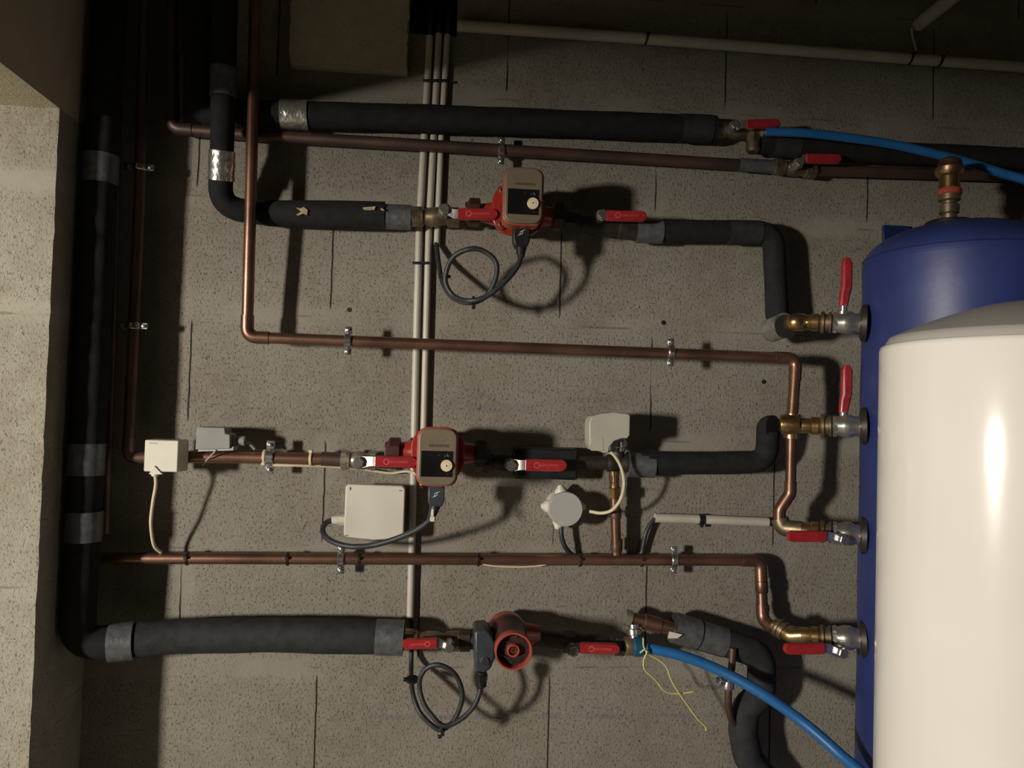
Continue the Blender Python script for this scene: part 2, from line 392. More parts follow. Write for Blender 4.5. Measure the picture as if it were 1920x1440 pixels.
def slab_outline(L, h, r_end=None, n=8, both=False):
    """bar from x=0 to L with rounded far end"""
    re = h / 2 if r_end is None else r_end
    pts = [(0, -h / 2)]
    if both: pts = [(re - re * math.cos(a), -re * math.sin(a)) for a in [math.pi / 2 * k / n for k in range(n)]]; pts = pts
    out = [(0, -h / 2)]
    for k in range(n + 1):
        a = -math.pi / 2 + math.pi * k / n
        out.append((L - re + re * math.cos(a), (h / 2 - re) * (1 if math.sin(a) > 0 else -1) * 1.0 + re * math.sin(a) if re < h / 2 else re * math.sin(a)))
    out.append((0, h / 2)); return out
def lever(t, stem, neck, s0, s1, dl, wpx, d, text=True, m='red'):
    """lever seen from the front: stem (x,y) px, neck px x, sleeve from s0 to s1 (px points) at distance dl off the wall"""
    A, B = W(s0[0], s0[1], dl), W(s1[0], s1[1], dl); X = (B - A).normalized(); Z = Vector((0, 0, 1)); 
    Yc = Vector((0, 1, 0)); Zp = X.cross(Yc)*-1
    Zp = Yc.cross(X) * -1
    if Zp.z < 0 and abs(Zp.z) > .3: Zp = -Zp
    h = S(wpx, s0[0], dl); L = (B - A).length
    P = W(stem[0], stem[1], d + .01)
    hn = MB().lathe(P, (0, -1, 0), [(0, h * .55), (max(.003, dl - d - .016), h * .55)], 14)
    hn.hexn(P, (0, -1, 0), max(.003, dl - d - .018), max(.005, dl - d - .007), h * .48)
    obj('stem_nut', hn, M_['chrome'], t)
    lv = MB()
    Ps = Vector((P.x, -(dl - .006), P.z)); q = W(neck, s0[1], dl - .001)
    lv.add([x for a, b in ((Ps - X * h * .45, .42), (Ps + X * h * .35, .5), (q, .42), (A + X * .006, .42)) for x in (a + Zp * h * b, a - Zp * h * b, a + Zp * h * b + Yc * .002, a - Zp * h * b + Yc * .002)],
           [f for i in range(3) for f in ((4*i, 4*i+1, 4*i+5, 4*i+4), (4*i+2, 4*i+6, 4*i+7, 4*i+3), (4*i, 4*i+4, 4*i+6, 4*i+2), (4*i+1, 4*i+3, 4*i+7, 4*i+5))] + [(0, 2, 3, 1), (12, 13, 15, 14)])
    obj('lever_plate', lv, M_['chrome'], t)
    sl = MB()
    o_ = A + Yc * .003
    out = slab_outline(L, h)
    n = len(out)
    inner = [(a + (-.0012 if a > L * .5 else .0006), b * .86) for a, b in out]
    base = len(sl.v)
    lay = ((inner, -.0065), (out, -.0045), (out, .0025), (inner, .004))
    vs_ = [o_ + X * a + Zp * b + Yc * dy for ol, dy in lay for a, b in ol]
    fs = [tuple(range(n)), tuple(reversed(range(3 * n, 4 * n)))]
    for l in range(3): fs += [(l * n + i, (l + 1) * n + i, (l + 1) * n + (i + 1) % n, l * n + (i + 1) % n) for i in range(n)]
    sl.add(vs_, fs)
    so = obj('lever_sleeve', sl, M_[m], t, ang=50)
    Xt, Zt = (X, Zp) if X.x > 0 else (-X, Zp)
    if text and Zt.z > .3:
        c = A.lerp(B, .56) + Yc * (.003 - .0066); 
        text_mesh('GIACOMINI', c, h * .20, M_['mark_red'], so, Xt, Zt, width=L * .42)
        e = A.lerp(B, .27) + Yc * (.003 - .0066)
        mb = MB(); k = 16; ring = [(math.cos(2 * math.pi * i / k), math.sin(2 * math.pi * i / k)) for i in range(k)]
        mb.add([e + Xt * a * h * s_ + Zt * b * h * s_ + Yc * -.0002 for s_ in (.20, .27) for a, b in ring], [(i, (i + 1) % k, k + (i + 1) % k, k + i) for i in range(k)])
        obj('emblem', mb, M_['mark_red'], so)
    return so
def valve_body(t, a, b, d, r, m='pale', nut=None, db=None):
    """brass ball valve body between px points a and b"""
    A, B = W(a[0], a[1], d), W(b[0], b[1], d if db is None else db); ax = (B - A); L = ax.length; ax.normalize()
    mb = MB()
    mb.lathe(A, ax, [(0, r * .86), (L * .02, r), (L * .24, r), (L * .26, r * .78), (L * .33, r * .80), (L * .42, r * .98), (L * .58, r * .98), (L * .67, r * .80), (L * .74, r * .78), (L * .76, r), (L * .98, r), (L, r * .86)], 8 if nut == 8 else 28)
    bo = obj('valve_body', mb, M_[m], t)
    obj('end_nut', MB().hexn(A, ax, -L * .0, L * .18, r * 1.12), M_[m], t); obj('end_nut', MB().hexn(A, ax, L * .82, L, r * 1.12), M_[m], t)
    return bo

# ---------------------------------------------------------------- pipes
r18 = S(10.5, 700, .05)
def elbow(t, pts, i, R, r, m, ext=.014, name='elbow'):
    """sleeve around corner i of a px path"""
    P = PP(pts); a, b, c = P[i - 1], P[i], P[i + 1]
    d1, d2 = (a - b).normalized(), (c - b).normalized()
    t_ = R / math.tan(d1.angle(d2) / 2) + ext
    t1 = min(t_, (a - b).length * .8); t2 = min(t_, (c - b).length * .8)
    path = fillet([b + d1 * t1, b, b + d2 * t2], R, 10)
    obj(name, MB().tube(path, r * 1.13, 20), M_[m], t)
def pipe(name, label, cat, pts, r, m, R=.02, elbows=True, seg=20, part='pipe', em=None, lumpy=0, ext=.014, group=None):
    P = PP(pts); t = thing(name, label, cat, min(P, key=lambda v: v.z), group)
    path = fillet(P, R, 8)
    if lumpy: path = resample(path, .012); rr = lump(r, lumpy, len(pts) + r * 1000)
    else: rr = r
    obj(part, MB().tube(path, rr, seg), M_[m], t)
    if elbows:
        for i in range(1, len(pts) - 1):
            a, b, c = P[i - 1], P[i], P[i + 1]
            if (a - b).angle(c - b) < math.radians(150): elbow(t, pts, i, R, r, em or m, ext)
    return t

# big insulated riser on the left and its run along the bottom
LR = [(212, -70, .09), (188, 320, .09), (157, 985, .09), (143, 1206, .088), (236, 1203, .068), (330, 1193, .055), (520, 1190, .05), (752, 1196, .05)]
t = pipe('insulated_pipe', 'thick black insulated pipe down the left edge, turning right along the bottom', 'insulated pipe', LR, .0255, 'foam', R=.045, elbows=False, part='insulation', lumpy=.035)
band('silver_tape', (189.5, 292, .09), (186.5, 346, .09), .0272, M_['tape'], t); band('silver_tape', (163, 831, .09), (160, 890, .09), .0272, M_['tape'], t)
band('silver_tape', (158.5, 958, .09), (156, 1014, .09), .0272, M_['tape'], t)
band('silver_tape', (205, 1206, .073), (252, 1201, .066), .0300, M_['tape'], t); band('grey_tape', (705, 1194.5, .05), (757, 1196, .05), .0292, M_['tape'], t)
mb = MB().tube(resample(PP([(258, 1199, .065), (330, 1193, .055), (520, 1190, .05), (706, 1194.5, .05)]), .012), lump(.0278, .03, 3), 22)
obj('grey_insulation', mb, M_['foam_grey'], t)['label'] = 'wider dark grey insulation on the bottom run'
# copper risers beside it
tR = pipe('copper_pipe', 'reddish copper riser right of the thick black pipe, ending behind the white box', 'copper pipe',
     [(272, -70, .05), (262, 360, .05), (240, 858, .05), (300, 858, .045)], r18 * .95, 'copper_dull', R=.018)
pipe('copper_pipe', 'darker copper riser in the shade close beside the thick black pipe', 'copper pipe',
     [(226, -70, .032), (210, 560, .032), (196, 1000, .032)], r18 * .9, 'copper_dull', R=.018)
for px, py, l in ((262, 314, 'upper'), (250, 611, 'middle')):
    clip(px, py, .05, r18 * .95, f'pipe clip with bright screw on the copper riser in the shade, {l}' if l == 'upper' else 'pipe clip with bright screw on the shaded copper riser, level with the long copper pipe', axis='z', group=None)
# pipes at the top left
B = pipe('insulated_pipe', 'thick black insulated pipe running across the top behind the red-handled valve', 'insulated pipe',
     [(374, -80, .04), (374, 212, .036), (700, 219, .036), (1000, 229, .036), (1340, 242, .036)], .0228, 'foam', R=.03, elbows=False, part='insulation', lumpy=.03)
band('silver_tape', (528, 215, .036), (579, 216.5, .036), .0252, M_['silver'], B, amp=.012); band('grey_tape', (1276, 240, .036), (1332, 242, .036), .0245, M_['foam_grey'], B)
A = pipe('insulated_pipe', 'black insulated pipe with silver tape dropping at upper left, turning right to upper pump', 'insulated pipe',
     [(424, -70, .10), (416, 290, .086), (412, 388, .055), (500, 402, .034), (600, 404, .033), (770, 408, .033)], .0190, 'foam', R=.05, elbows=False, part='insulation', lumpy=.03)
band('silver_tape', (419.5, 128, .0925), (418, 182, .0905), .0206, M_['tape'], A); band('silver_tape', (416.5, 282, .087), (415, 338, .0735), .0206, M_['silver'], A, amp=.02)
obj('wide_insulation', MB().tube(resample(PP([(492, 401, .036), (540, 403, .033), (600, 403, .033), (690, 403, .033), (726, 407, .033)]), .01), [.0205] + [.0225] * 3 + [.0238] * 30, 24) if False else
    MB().tube(resample(PP([(500, 400, .034), (722, 405, .033)]), .01), lambda L: .0212 + .0030 * math.sin(min(1, L / .19) * math.pi * .62), 24), M_['foam'], A)
band('grey_tape', (722, 406, .033), (771, 408, .033), .0212, M_['tape'], A)
for (x0, y0), pts in (((555, 395), [(0, -6), (8, -4), (14, -7), (22, -2), (20, 8), (14, 5), (4, 9), (0, 7), (10, 2)]), ((680, 391), [(0, -2), (10, -3), (24, -4), (22, 2), (12, 3), (2, 2)]), ((713, 392), [(0, -2), (6, 0), (8, 3), (2, 2)])):
    mk = MB(); ring = [W(x0 + a, y0 + b, .0605) for a, b in pts]; ring2 = [v + Vector((0, .006, 0)) for v in ring]; n = len(ring)
    mk.add(ring + ring2, [tuple(range(n)), tuple(reversed(range(n, 2 * n)))] + [(i, i + n, (i + 1) % n + n, (i + 1) % n) for i in range(n)])
    obj('peeled_sticker', mk, M_['paper'], A)
Cc = pipe('copper_pipe', 'copper pipe turning out of the wall corner and running across under the top black pipe', 'copper pipe',
     [(322, -70, .03), (324, 241, .03), (480, 254, .03), (760, 270, .03), (1200, 297, .03), (1452, 313, .03)], r18 * 1.06, 'copper_dull', R=.02)
band('grey_tape', (1385, 308.5, .03), (1450, 313, .03), r18 * 1.25, M_['tape'], Cc)
tag(obj('thin_conduit', MB().tube(PP([(341, 100, .012), (338, 226, .012)]), .0032, 10), M_['conduit']), 'thin pale conduit in the dark corner at upper left', 'conduit')
D = pipe('copper_pipe', 'copper pipe dropping at left and running right below the upper pump to the tank fittings', 'copper pipe',
     [(480, -70, .076), (470, 380, .071), (463, 632, .060), (1000, 653, .065), (1493, 672, .085), (1485, 785, .095)], r18, 'copper', R=.022)
for px, py, d, l in ((653, 639, .062, 'silver pipe clip on the copper pipe below the upper pump, left of the conduits'), (1257, 661, .075, 'silver pipe clip on the copper pipe below the upper pump, near its right end')):
    clip(px, py, d, r18, l)
clip(940, 283, .03, r18 * 1.05, 'silver pipe clip on the copper pipe just above the upper pump')
# middle copper main
E = pipe('copper_pipe', 'long copper pipe across the wall under the white junction boxes, bound with black ties', 'copper pipe',
     [(190, 1047, .03), (420, 1047, .03), (900, 1049, .03), (1426, 1051, .034), (1430, 1163, .045), (1466, 1190, .085)], r18 * 1.03, 'copper', R=.02)
for px in (1428,):
    collar('coupling', W(1428, 1100, .04), W(1430, 1140, .04) - W(1428, 1080, .04), r18 * 1.2, .020, M_['copper'], E)
    collar('coupling', W(1430, 1140, .042), W(1430, 1140, .04) - W(1428, 1080, .04), r18 * 1.2, .012, M_['copper_dull'], E)
for px, l in ((352, 'leftmost of the black ties on the long copper pipe, near the white cable'), (540, 'black tie on the long copper pipe between the white cable and the clip'), (674, 'black tie on the long copper pipe just right of the clip under the white box'),
              (897, 'black tie on the long copper pipe where the cream cable dips out'), (1088, 'black tie on the long copper pipe at the foot of the round box cables'), (1203, 'black tie on the long copper pipe right of the branch pipe')):
    tie(px, 1047 + (px - 352) * .004, .03, r18 * 1.05, l)
clip(640, 1049, .03, r18 * 1.03, 'silver pipe clip on the long copper pipe under the square white box')
clip(1263, 1050, .031, r18 * 1.03, 'silver pipe clip with protruding wire at the right of the long copper pipe')

# ---------------------------------------------------------------- conduits
gc = 'grey conduits down the wall'
def conduit(label, pts, r, name='conduit', g=None, cut=True):
    P = PP(pts); o = obj(name, MB().tube(P, r, 16), M_['conduit']); tag(o, label, 'conduit', g); return o
conduit('longest of the three upright grey conduits, leftmost, ending at the lowest valve', [(806, 68, .0075), (786, 430, .0075), (779, 700, .0075), (773, 1000, .0075), (769, 1158, .0075)], .0061, g=gc)
conduit('middle of the three upright grey conduits, ending behind the lower pump', [(823, 64, .0075), (804, 430, .0075), (797, 700, .0075), (793, 860, .0075)], .0058, g=gc)
conduit('shortest of the three upright grey conduits, rightmost, ending above the looped cable', [(839, 66, .0075), (828, 250, .0075), (819, 459, .0075)], .0055, g=gc)
conduit('long grey conduit running across the top of the wall', [(857, 48, .011), (1210, 73, .011), (1560, 100, .011), (1940, 128, .011), (2500, 169, .011)], .0098)
conduit('short white conduit between the copper branch pipe and the tank fittings', [(1228, 971, .012), (1320, 974, .012), (1440, 979, .012)], .0082)
cq = thing('conduit', 'grey conduit coming out from the wall along the ceiling, top right', 'conduit', W(1712, 55, .01))
pr = [W(1722, 46, .02)]; vdir = Vector((0, -1, 0)); pr.append(pr[0] + vdir * .5)
obj('conduit_tube', MB().tube(pr, .0125, 16), M_['conduit'], cq)
obj('loose_wire', MB().tube(spline(PP([(1709, 52, .025), (1711, 68, .02), (1718, 94, .013)])), .0018, 8), M_['conduit'], cq)
for px, py, l in ((1212, 72, 'black tie on the long top conduit, left of the valves'), (1706, 110, 'black tie on the long top conduit under the hanging wire'), (1761, 115, 'rightmost black tie on the long top conduit')):
    tie(px, py, .011, .0098, l, dirv=(1, 0, -.18))
def strap3(px0, px1, py, label):
    a, b = W(px0, py, .016), W(px1, py, .016); t = tag(obj('cable_tie', MB().box((a + b) / 2, ((b - a).length, .004, .0045), b - a), M_['black'], bevel=.0008), label, 'cable tie', 'black cable ties')
strap3(793, 840, 151, 'flat black tie around the three conduits near the top')
strap3(773, 805, 493, 'flat black tie around the two conduits below the upper pump')
cb = thing('cable_bundle', 'black cables entering the dark hole above the three conduits', 'cable', W(822, 60, .01))
for x in (806, 823, 839): obj('cable', MB().tube([W(x, 72, .008), W(x, 50, .006), W(x + 3, 30, -.03), W(x + 4, 0, -.10)], .0042, 10), M_['cable'], cb)

# ---------------------------------------------------------------- pumps
def rrect(w, h, r, n=6, bow=0):
    o = []
    for cx, cz, a0 in ((w / 2 - r, h / 2 - r, 0), (-w / 2 + r, h / 2 - r, 90), (-w / 2 + r, -h / 2 + r, 180), (w / 2 - r, -h / 2 + r, 270)):
        for k in range(n + 1):
            a = math.radians(a0 + 90 * k / n); o.append((cx + r * math.cos(a), cz + r * math.sin(a)))
    if bow:
        res = []
        m = len(o)
        for i in range(m):
            a, b = o[i], o[(i + 1) % m]; res.append(a)
            if abs(a[1] - b[1]) < 1e-6 and abs(a[0] - b[0]) > w * .3:
                for k in range(1, 10): res.append((a[0] + (b[0] - a[0]) * k / 10, a[1]))
        o = [(x, z + (1 if z > 0 else -1) * bow * (1 - (2 * x / w) ** 2) * (abs(z) > h / 2 - 1e-4 - r * .9)) for x, z in res]
    return o
def smart_pump(fx, fy, row, label, axd, cable_side):
    """electronic circulator: box face centre at px (fx,fy), pipe axis axd off the wall"""
    fd = .168; c = W(fx, fy, fd); w, h = S(74, fx, fd), S(102, fx, fd)
    ax = Vector((c.x, -axd, W(fx, fy, fd).z))
    t = thing('circulator_pump', label, 'pump', ax)
    X, Z = Vector((1, 0, 0)), Vector((0, 0, 1))
    # volute and connections
    mb = MB().lathe(ax + Vector((0, .026, 0)), (0, -1, 0), [(0, .020), (.004, .030), (.014, .035), (.040, .036), (.050, .033), (.054, .028)], 28)
    mb.lathe(ax - X * .066, X, [(0, .0155), (.012, .0165), (.03, .021), (.05, .030), (.066, .033), (.082, .030), (.102, .021), (.120, .0165), (.132, .0155)], 24)
    hs = obj('pump_housing', mb, M_['red_paint'], t)
    fl = MB()
    pts = [(.043 * math.cos(a) * (1 + .12 * abs(math.cos(2 * a + math.pi / 2))), .043 * math.sin(a) * (1 + .12 * abs(math.cos(2 * a + math.pi / 2)))) for a in [2 * math.pi * k / 32 for k in range(32)]]
    fl.prism(pts, ax + Vector((0, -.038, 0)), X, Z, .010)
    obj('flange', fl, M_['red_paint'], t, bevel=.0015)
    for a in (45, 135, 225, 315):
        q = ax + Vector((.040 * math.cos(math.radians(a)), -.038, .040 * math.sin(math.radians(a))))
        b = MB().lathe(q + Vector((0, .004, 0)), (0, -1, 0), [(0, .0085), (.008, .0085)], 14)
        obj('bolt_boss', b, M_['red_paint'], t)
        obj('bolt', MB().lathe(q + Vector((0, -.004, 0)), (0, -1, 0), [(0, .0052), (.005, .0052), (.0055, .0035), (.003, .003)], 12), M_['steel'], t)
    obj('motor_can', MB().lathe(ax + Vector((0, -.038, 0)), (0, -1, 0), [(0, .030), (.045, .030), (.049, .028), (.062, .028)], 28), M_['black'], t)
    # union nuts either side
    for sg in (-1, 1):
        u = MB().lathe(ax + X * sg * .062, X * sg, [(0, .021), (.002, .0245), (.018, .0245), (.022, .018), (.026, .016)], 8, math.pi / 8)
        obj('union_nut', u, M_['red_dark'] if sg < 0 else M_['dark_metal'], t)
    # control box
    outer = rrect(w * 1.05, h * 1.02, .012, 6, .0035); face = rrect(w * .97, h * .965, .011, 6, .0035)
    obj('control_box', MB().prism(outer, c + Vector((0, .006, 0)), X, Z, .040, [(a * .96, b * .96) for a, b in outer]), M_['red_dull'], t, bevel=.002)
    fo = obj('front_cover', MB().prism(face, c, X, Z, .010), M_['beige'], t, bevel=.0022, seg=3)
    pz = c.z + h * (-.125); pw, ph = w * .80, h * .475
    pc = Vector((c.x - w * .005, c.y - .0008, pz))
    ob = obj('display_panel', MB().prism(rrect(pw, ph, .001, 2), pc, X, Z, .004), M_['panel'], t)
    fr = rrect(pw + .0028, ph + .0028, .0016, 2)
    obj('panel_rim', MB().prism(fr, pc + Vector((0, .0003, 0)), X, Z, .004), M_['beige'], t)
    dc = Vector((c.x + w * .24, pc.y, pz - ph * .055))
    dl_ = obj('selector_dial', MB().lathe(dc, (0, -1, 0), [(0, .0090), (.003, .0090), (.0038, .0080), (.0034, .0072), (.0036, .0058), (.004, .0056)], 28), M_['dial'], t)
    obj('dial_dot', MB().lathe(dc + Vector((0, -.0039, 0)), (0, -1, 0), [(0, .0011), (.0005, .0011)], 10), M_['mark_black'], dl_)
    ic = MB()
    ic.box(dc + Vector((.0008, -.0002, .0155)), (.0012, .0006, .004)); ic.box(dc + Vector((.0028, -.0002, .0145)), (.0010, .0006, .0025), (1, 0, .6)); ic.box(dc + Vector((-.0028, -.0002, .0145)), (.0010, .0006, .0025), (1, 0, -.6))
    ic.box(dc + Vector((-.0125, -.0002, .0155)), (.0012, .0006, .0012)); ic.box(dc + Vector((.002, -.0002, -.0135)), (.0012, .0006, .0008))
    obj('panel_marks', ic, mat('grey_print', (.16, .16, .16), .5), ob)
    text_mesh('GRUNDFOS', Vector((c.x + w * .02, c.y - .0012, c.z + h * .205)), .0042, M_['mark_black'], fo, width=w * .50)
    sw = MB().tube(spline([c + Vector((-w * .22, -.0001, h * .27)), c + Vector((-w * .05, -.0001, h * .31)), c + Vector((w * .1, -.0001, h * .29)), c + Vector((w * .24, -.0001, h * .33))]), .0004, 6)
    obj('swoosh_mark', sw, mat('grey_brown_print', (.20, .15, .10), .5), fo)
    # plug hanging under the box
    return t, c, w, h
def plug_logo(o, s, t):
    mb = MB()
    for dx, dz in ((-.16, 0), (.16, .12)):
        pts = [(-.42, -.42), (-.12, -.30), (.10, -.05), (-.05, .02), (.0, .12), (.42, .45), (.12, .30), (-.14, .08), (.0, .0), (-.10, -.16)]
        q = [o + Vector(((a + dx) * s, 0, (b + dz) * s)) for a, b in pts]
        mb.add(q, [(0, 1, 9), (1, 2, 9), (9, 2, 8), (2, 3, 8), (8, 3, 7), (3, 4, 7), (4, 6, 7), (4, 5, 6)])
    return obj('plug_emblem', mb, M_['mark_white'], t)
def plug(px0, py0, px1, py1, d, label, tailpx, bodym='grey_box'):
    a = W((px0 + px1) / 2, py0, d); b = W((px0 + px1) / 2, py1, d); w = S(px1 - px0, px0, d)
    t = thing('pump_plug', label, 'plug', b)
    h = a.z - b.z
    po = obj('plug_body', MB().prism([(-w / 2, 0), (w / 2, 0), (w / 2, -h * .72), (w * .36, -h), (-w * .36, -h), (-w / 2, -h * .72)], Vector((a.x, -d, a.z)), (1, 0, 0), (0, 0, 1), .026), M_[bodym], t, bevel=.002)
    plug_logo(Vector((a.x - w * .02, -d - .0004, a.z - h * .42)), w * .42, po)
    tl = W(*tailpx); q = Vector((a.x, -d + .012, b.z))
    ob = MB().tube([q + Vector((0, 0, .004)), q.lerp(tl, .5), tl], [w * .36, w * .28, w * .20], 12)
    obj('strain_relief', ob, M_['black'], t)
    return t
# upper pump row
smart_pump(982, 366, 405, 'red circulator pump with taupe control box, on the upper pipe run', .045, 1)
plug(963, 419, 995, 462, .135, 'black plug with white emblem under the upper pump', (977, 484, .120), 'black')
v = thing('ball_valve', 'ball valve with red lever left of the upper pump', 'valve', W(815, 410, .04))
valve_body(v, (771, 406), (862, 408), .037, S(19, 820, .037), 'brass_dull')
lever(v, (833, 402), 850, (858, 401), (934, 402), .085, 21, .037)
v = thing('ball_valve', 'ball valve with red lever right of the upper pump', 'valve', W(1100, 420, .04))
valve_body(v, (1052, 416), (1195, 432), .040, S(20, 1120, .04), 'dark_metal')
lever(v, (1122, 411), 1128, (1137, 404), (1213, 406), .085, 20, .040)
G = pipe('insulated_pipe', 'grey insulated pipe right of the upper pump, turning down to the top tank valve', 'insulated pipe',
     [(1192, 432, .042), (1365, 434, .042), (1450, 436, .042), (1458, 612, .048), (1476, 612, .10)], .0196, 'foam', R=.03, elbows=False, part='insulation', lumpy=.02)
band('grey_tape', (1192, 433, .042), (1240, 434, .042), .0212, M_['tape'], G); band('grey_tape', (1365, 435, .042), (1424, 436, .042), .0212, M_['foam_grey'], G)
band('silver_tape', (1447, 619, .050), (1472, 609, .090), .0212, M_['silver'], G)
# cord loop of the upper pump
cc = tag(obj('power_cable', MB().tube(spline([W(x, y, d) for x, y, d in [(818, 455, .008), (822, 490, .03), (830, 530, .07), (848, 557, .095), (880, 568, .11), (912, 555, .115), (930, 520, .12), (929, 490, .12), (905, 470, .12), (880, 467, .12), (852, 480, .11), (838, 505, .10), (836, 532, .095), (852, 556, .10), (882, 564, .125), (915, 554, .13), (950, 525, .13), (970, 500, .125), (977, 480, .12)]], 8), .0042, 12), M_['cable']), 'black power cable coiled in a loop below the upper pump', 'cable')
tie(888, 565, .112, .007, 'black tie holding the coiled cable at the bottom, below the upper pump', dirv=(1, 0, .1), head=(0, 0, -1))
tie(836, 518, .09, .007, 'black tie at the left side of the coiled cable below the upper pump', dirv=(.1, 0, 1), head=(-1, 0, 0))

# top run valves
v = thing('ball_valve', 'ball valve with dark red lever at the right end of the top black pipe', 'valve', W(1385, 250, .036))
valve_body(v, (1338, 242), (1425, 250), .036, S(15, 1380, .036), 'brass_dull')
lever(v, (1368, 243), 1388, (1400, 233), (1463, 231), .07, 17, .036, text=False)
v2 = thing('brass_tee', 'dull brass tee with a drain tail under the dark red lever', 'pipe fitting', W(1412, 268, .04))
obj('tee_body', MB().tube(PP([(1424, 249, .04), (1442, 250, .045)]), .0125, 16), M_['brass_dull'], v2)
obj('tee_branch', MB().hexn(W(1412, 250, .04), W(1412, 285, .045) - W(1412, 250, .04), 0, .018, .0125).lathe(W(1412, 268, .042), W(1412, 285, .045) - W(1412, 250, .04), [(0, .0125), (.014, .0125), (.018, .009)], 16), M_['brass_dull'], v2)
H = pipe('insulated_pipe', 'black insulated pipe running off to the right under the upper blue hose', 'insulated pipe',
     [(1424, 268, .036), (1500, 276, .036), (1600, 283, .036), (1950, 300, .036), (2500, 333, .036)], .0200, 'foam', elbows=False, part='insulation', lumpy=.03)
band('grey_tape', (1448, 271, .036), (1496, 276, .036), .0212, M_['foam_grey'], H)
v = thing('ball_valve', 'ball valve with short red lever on the copper pipe near the blue hose', 'valve', W(1500, 320, .03))
valve_body(v, (1450, 312), (1528, 320), .032, S(15, 1500, .03), 'brass_dull')
lever(v, (1488, 312), 1505, (1512, 297), (1577, 298), .066, 18, .032, text=False)
pipe('copper_pipe', 'copper pipe running right behind the top fitting of the blue tank', 'copper pipe', [(1526, 319, .030), (1700, 324, .030), (1950, 332, .030), (2500, 358, .030)], r18 * 1.05, 'copper_dull', elbows=False)
tag(obj('blue_hose', MB().tube(spline(PP([(1436, 247, .066), (1500, 249, .078), (1580, 257, .084), (1680, 272, .09), (1790, 298, .11), (1870, 322, .13), (1960, 352, .15), (2120, 430, .17), (2300, 560, .18), (2450, 760, .18)])), .0078, 14), M_['hose']), 'upper blue hose running right from the top valve', 'hose')

# lower (middle row) pump
smart_pump(820, 857, 850, 'red circulator pump with taupe control box, beside the square white box', .045, -1)
p2 = plug(803, 912, 834, 950, .135, 'dark grey plug with white emblem under the middle pump', (806, 975, .125))
obj('plug_clip', MB().box(W(811, 965, .142), (.004, .004, .018)).box(W(811, 973, .143), (.007, .005, .008)), M_['white'], p2, bevel=.0008)
I = pipe('copper_pipe', 'short copper pipe between the white thermostat and the middle pump valve', 'copper pipe', [(300, 856, .045), (430, 857, .042), (612, 861, .040)], r18 * 1.08, 'copper', elbows=False)
band('coupling', (603, 860, .040), (640, 862, .040), r18 * 1.25, M_['copper_dull'], I)
v = thing('ball_valve', 'ball valve with red lever left of the middle pump', 'valve', W(700, 870, .04))
valve_body(v, (640, 862), (706, 864), .040, S(17, 700, .04), 'pale')
lever(v, (677, 864), 693, (703, 865), (783, 867), .085, 21, .040)
v = thing('ball_valve', 'ball valve with red lever right of the middle pump, with added black shade block', 'valve', W(990, 880, .04))
obj('shade_block', MB().box(W(1022, 868, .030), (S(118, 1000, .03), .044, S(58, 1000, .03))), M_['black'], v, bevel=.005)  # black block added behind the lever, stands in for the shade there
valve_body(v, (905, 865), (978, 868), .042, S(19, 940, .04), 'dark_metal')
lever(v, (955, 870), 974, (985, 872), (1063, 873), .085, 22, .042)
clip(507, 857, .041, r18 * 1.08, 'large silver pipe clip on the short copper pipe left of the middle pump', ear=1.3, wide=.013)
tie(496, 856, .041, r18 * 1.1, 'cream tie beside the large clip on the short copper pipe', m='cream', group='cream cable ties', head=(0, -.6, -1))
tie(583, 860, .041, r18 * 1.1, 'cream tie on the short copper pipe near the valve', m='cream', group='cream cable ties', head=(0, -.4, 1))
tag(obj('sensor_cable', MB().tube(spline(PP([(512, 872, .045), (560, 873, .045), (620, 875, .03), (680, 880, .014), (730, 887, .012), (765, 884, .014), (785, 893, .016), (790, 915, .014)])), .0022, 8), M_['cream']), 'thin pale cable slung under the short copper pipe towards the middle pump', 'cable')
J = pipe('black_pipe', 'dark pipe between the middle valve and the white actuator', 'pipe', [(1060, 868, .04), (1140, 868, .042)], r18 * 1.2, 'dark_metal', elbows=False)
# thermostats
t = thing('pipe_thermostat', 'square white thermostat box with a cream cable hanging below', 'thermostat', W(305, 884, .07))
c = W(302, 855, .088); w, h = S(61, 302, .088), S(59, 302, .088)
obj('thermostat_case', MB().prism(rrect(w, h, .002, 3), c, (1, 0, 0), (0, 0, 1), .034, [(a * 1.06 + .004, b * 1.02) for a, b in rrect(w, h, .002, 3)]), M_['white'], t, bevel=.0015)
obj('cable_gland', MB().prism([(-.0105, -.001), (.0095, -.001), (-.003, .012)], W(292, 888, .091), (1, 0, 0), (0, 0, 1), .008).lathe(W(291, 884, .080), (0, 0, -1), [(0, .006), (.006, .006), (.008, .004)], 14), M_['white'], t)
obj('print_marks', MB().box(c + Vector((-w * .24, -.0002, h * .40)), (w * .24, .0005, .0008)), M_['mark_black'], t)
tag(obj('thermostat_cable', MB().tube(spline(PP([(291, 888, .080), (292, 910, .078), (287, 940, .074), (283, 975, .068), (285, 1005, .055), (290, 1025, .045), (302, 1036, .035)])), .0027, 10), M_['cream']), 'cream cable hanging from the white thermostat to the long copper pipe', 'cable')
t = thing('flow_switch', 'small grey box resting on the short copper pipe', 'sensor', W(395, 846, .05))
X1, Z1 = W(425, 845, .072) - W(366, 846, .072), (0, 0, 1)
def poly(pts, d, depth, m, name, parent, bevel=.001):
    q = [W(x, y, d) for x, y in pts]; n = len(q); mb = MB()
    mb.add(q + [Vector((v.x, v.y + depth, v.z)) for v in q], [tuple(range(n)), tuple(reversed(range(n, 2 * n)))] + [(i, i + n, (i + 1) % n + n, (i + 1) % n) for i in range(n)])
    return obj(name, mb, m, parent, bevel=bevel)
poly([(369, 801), (421, 802), (422, 813), (431, 815), (431, 841), (366, 843)], .075, .040, M_['grey'], 'sensor_case', t)
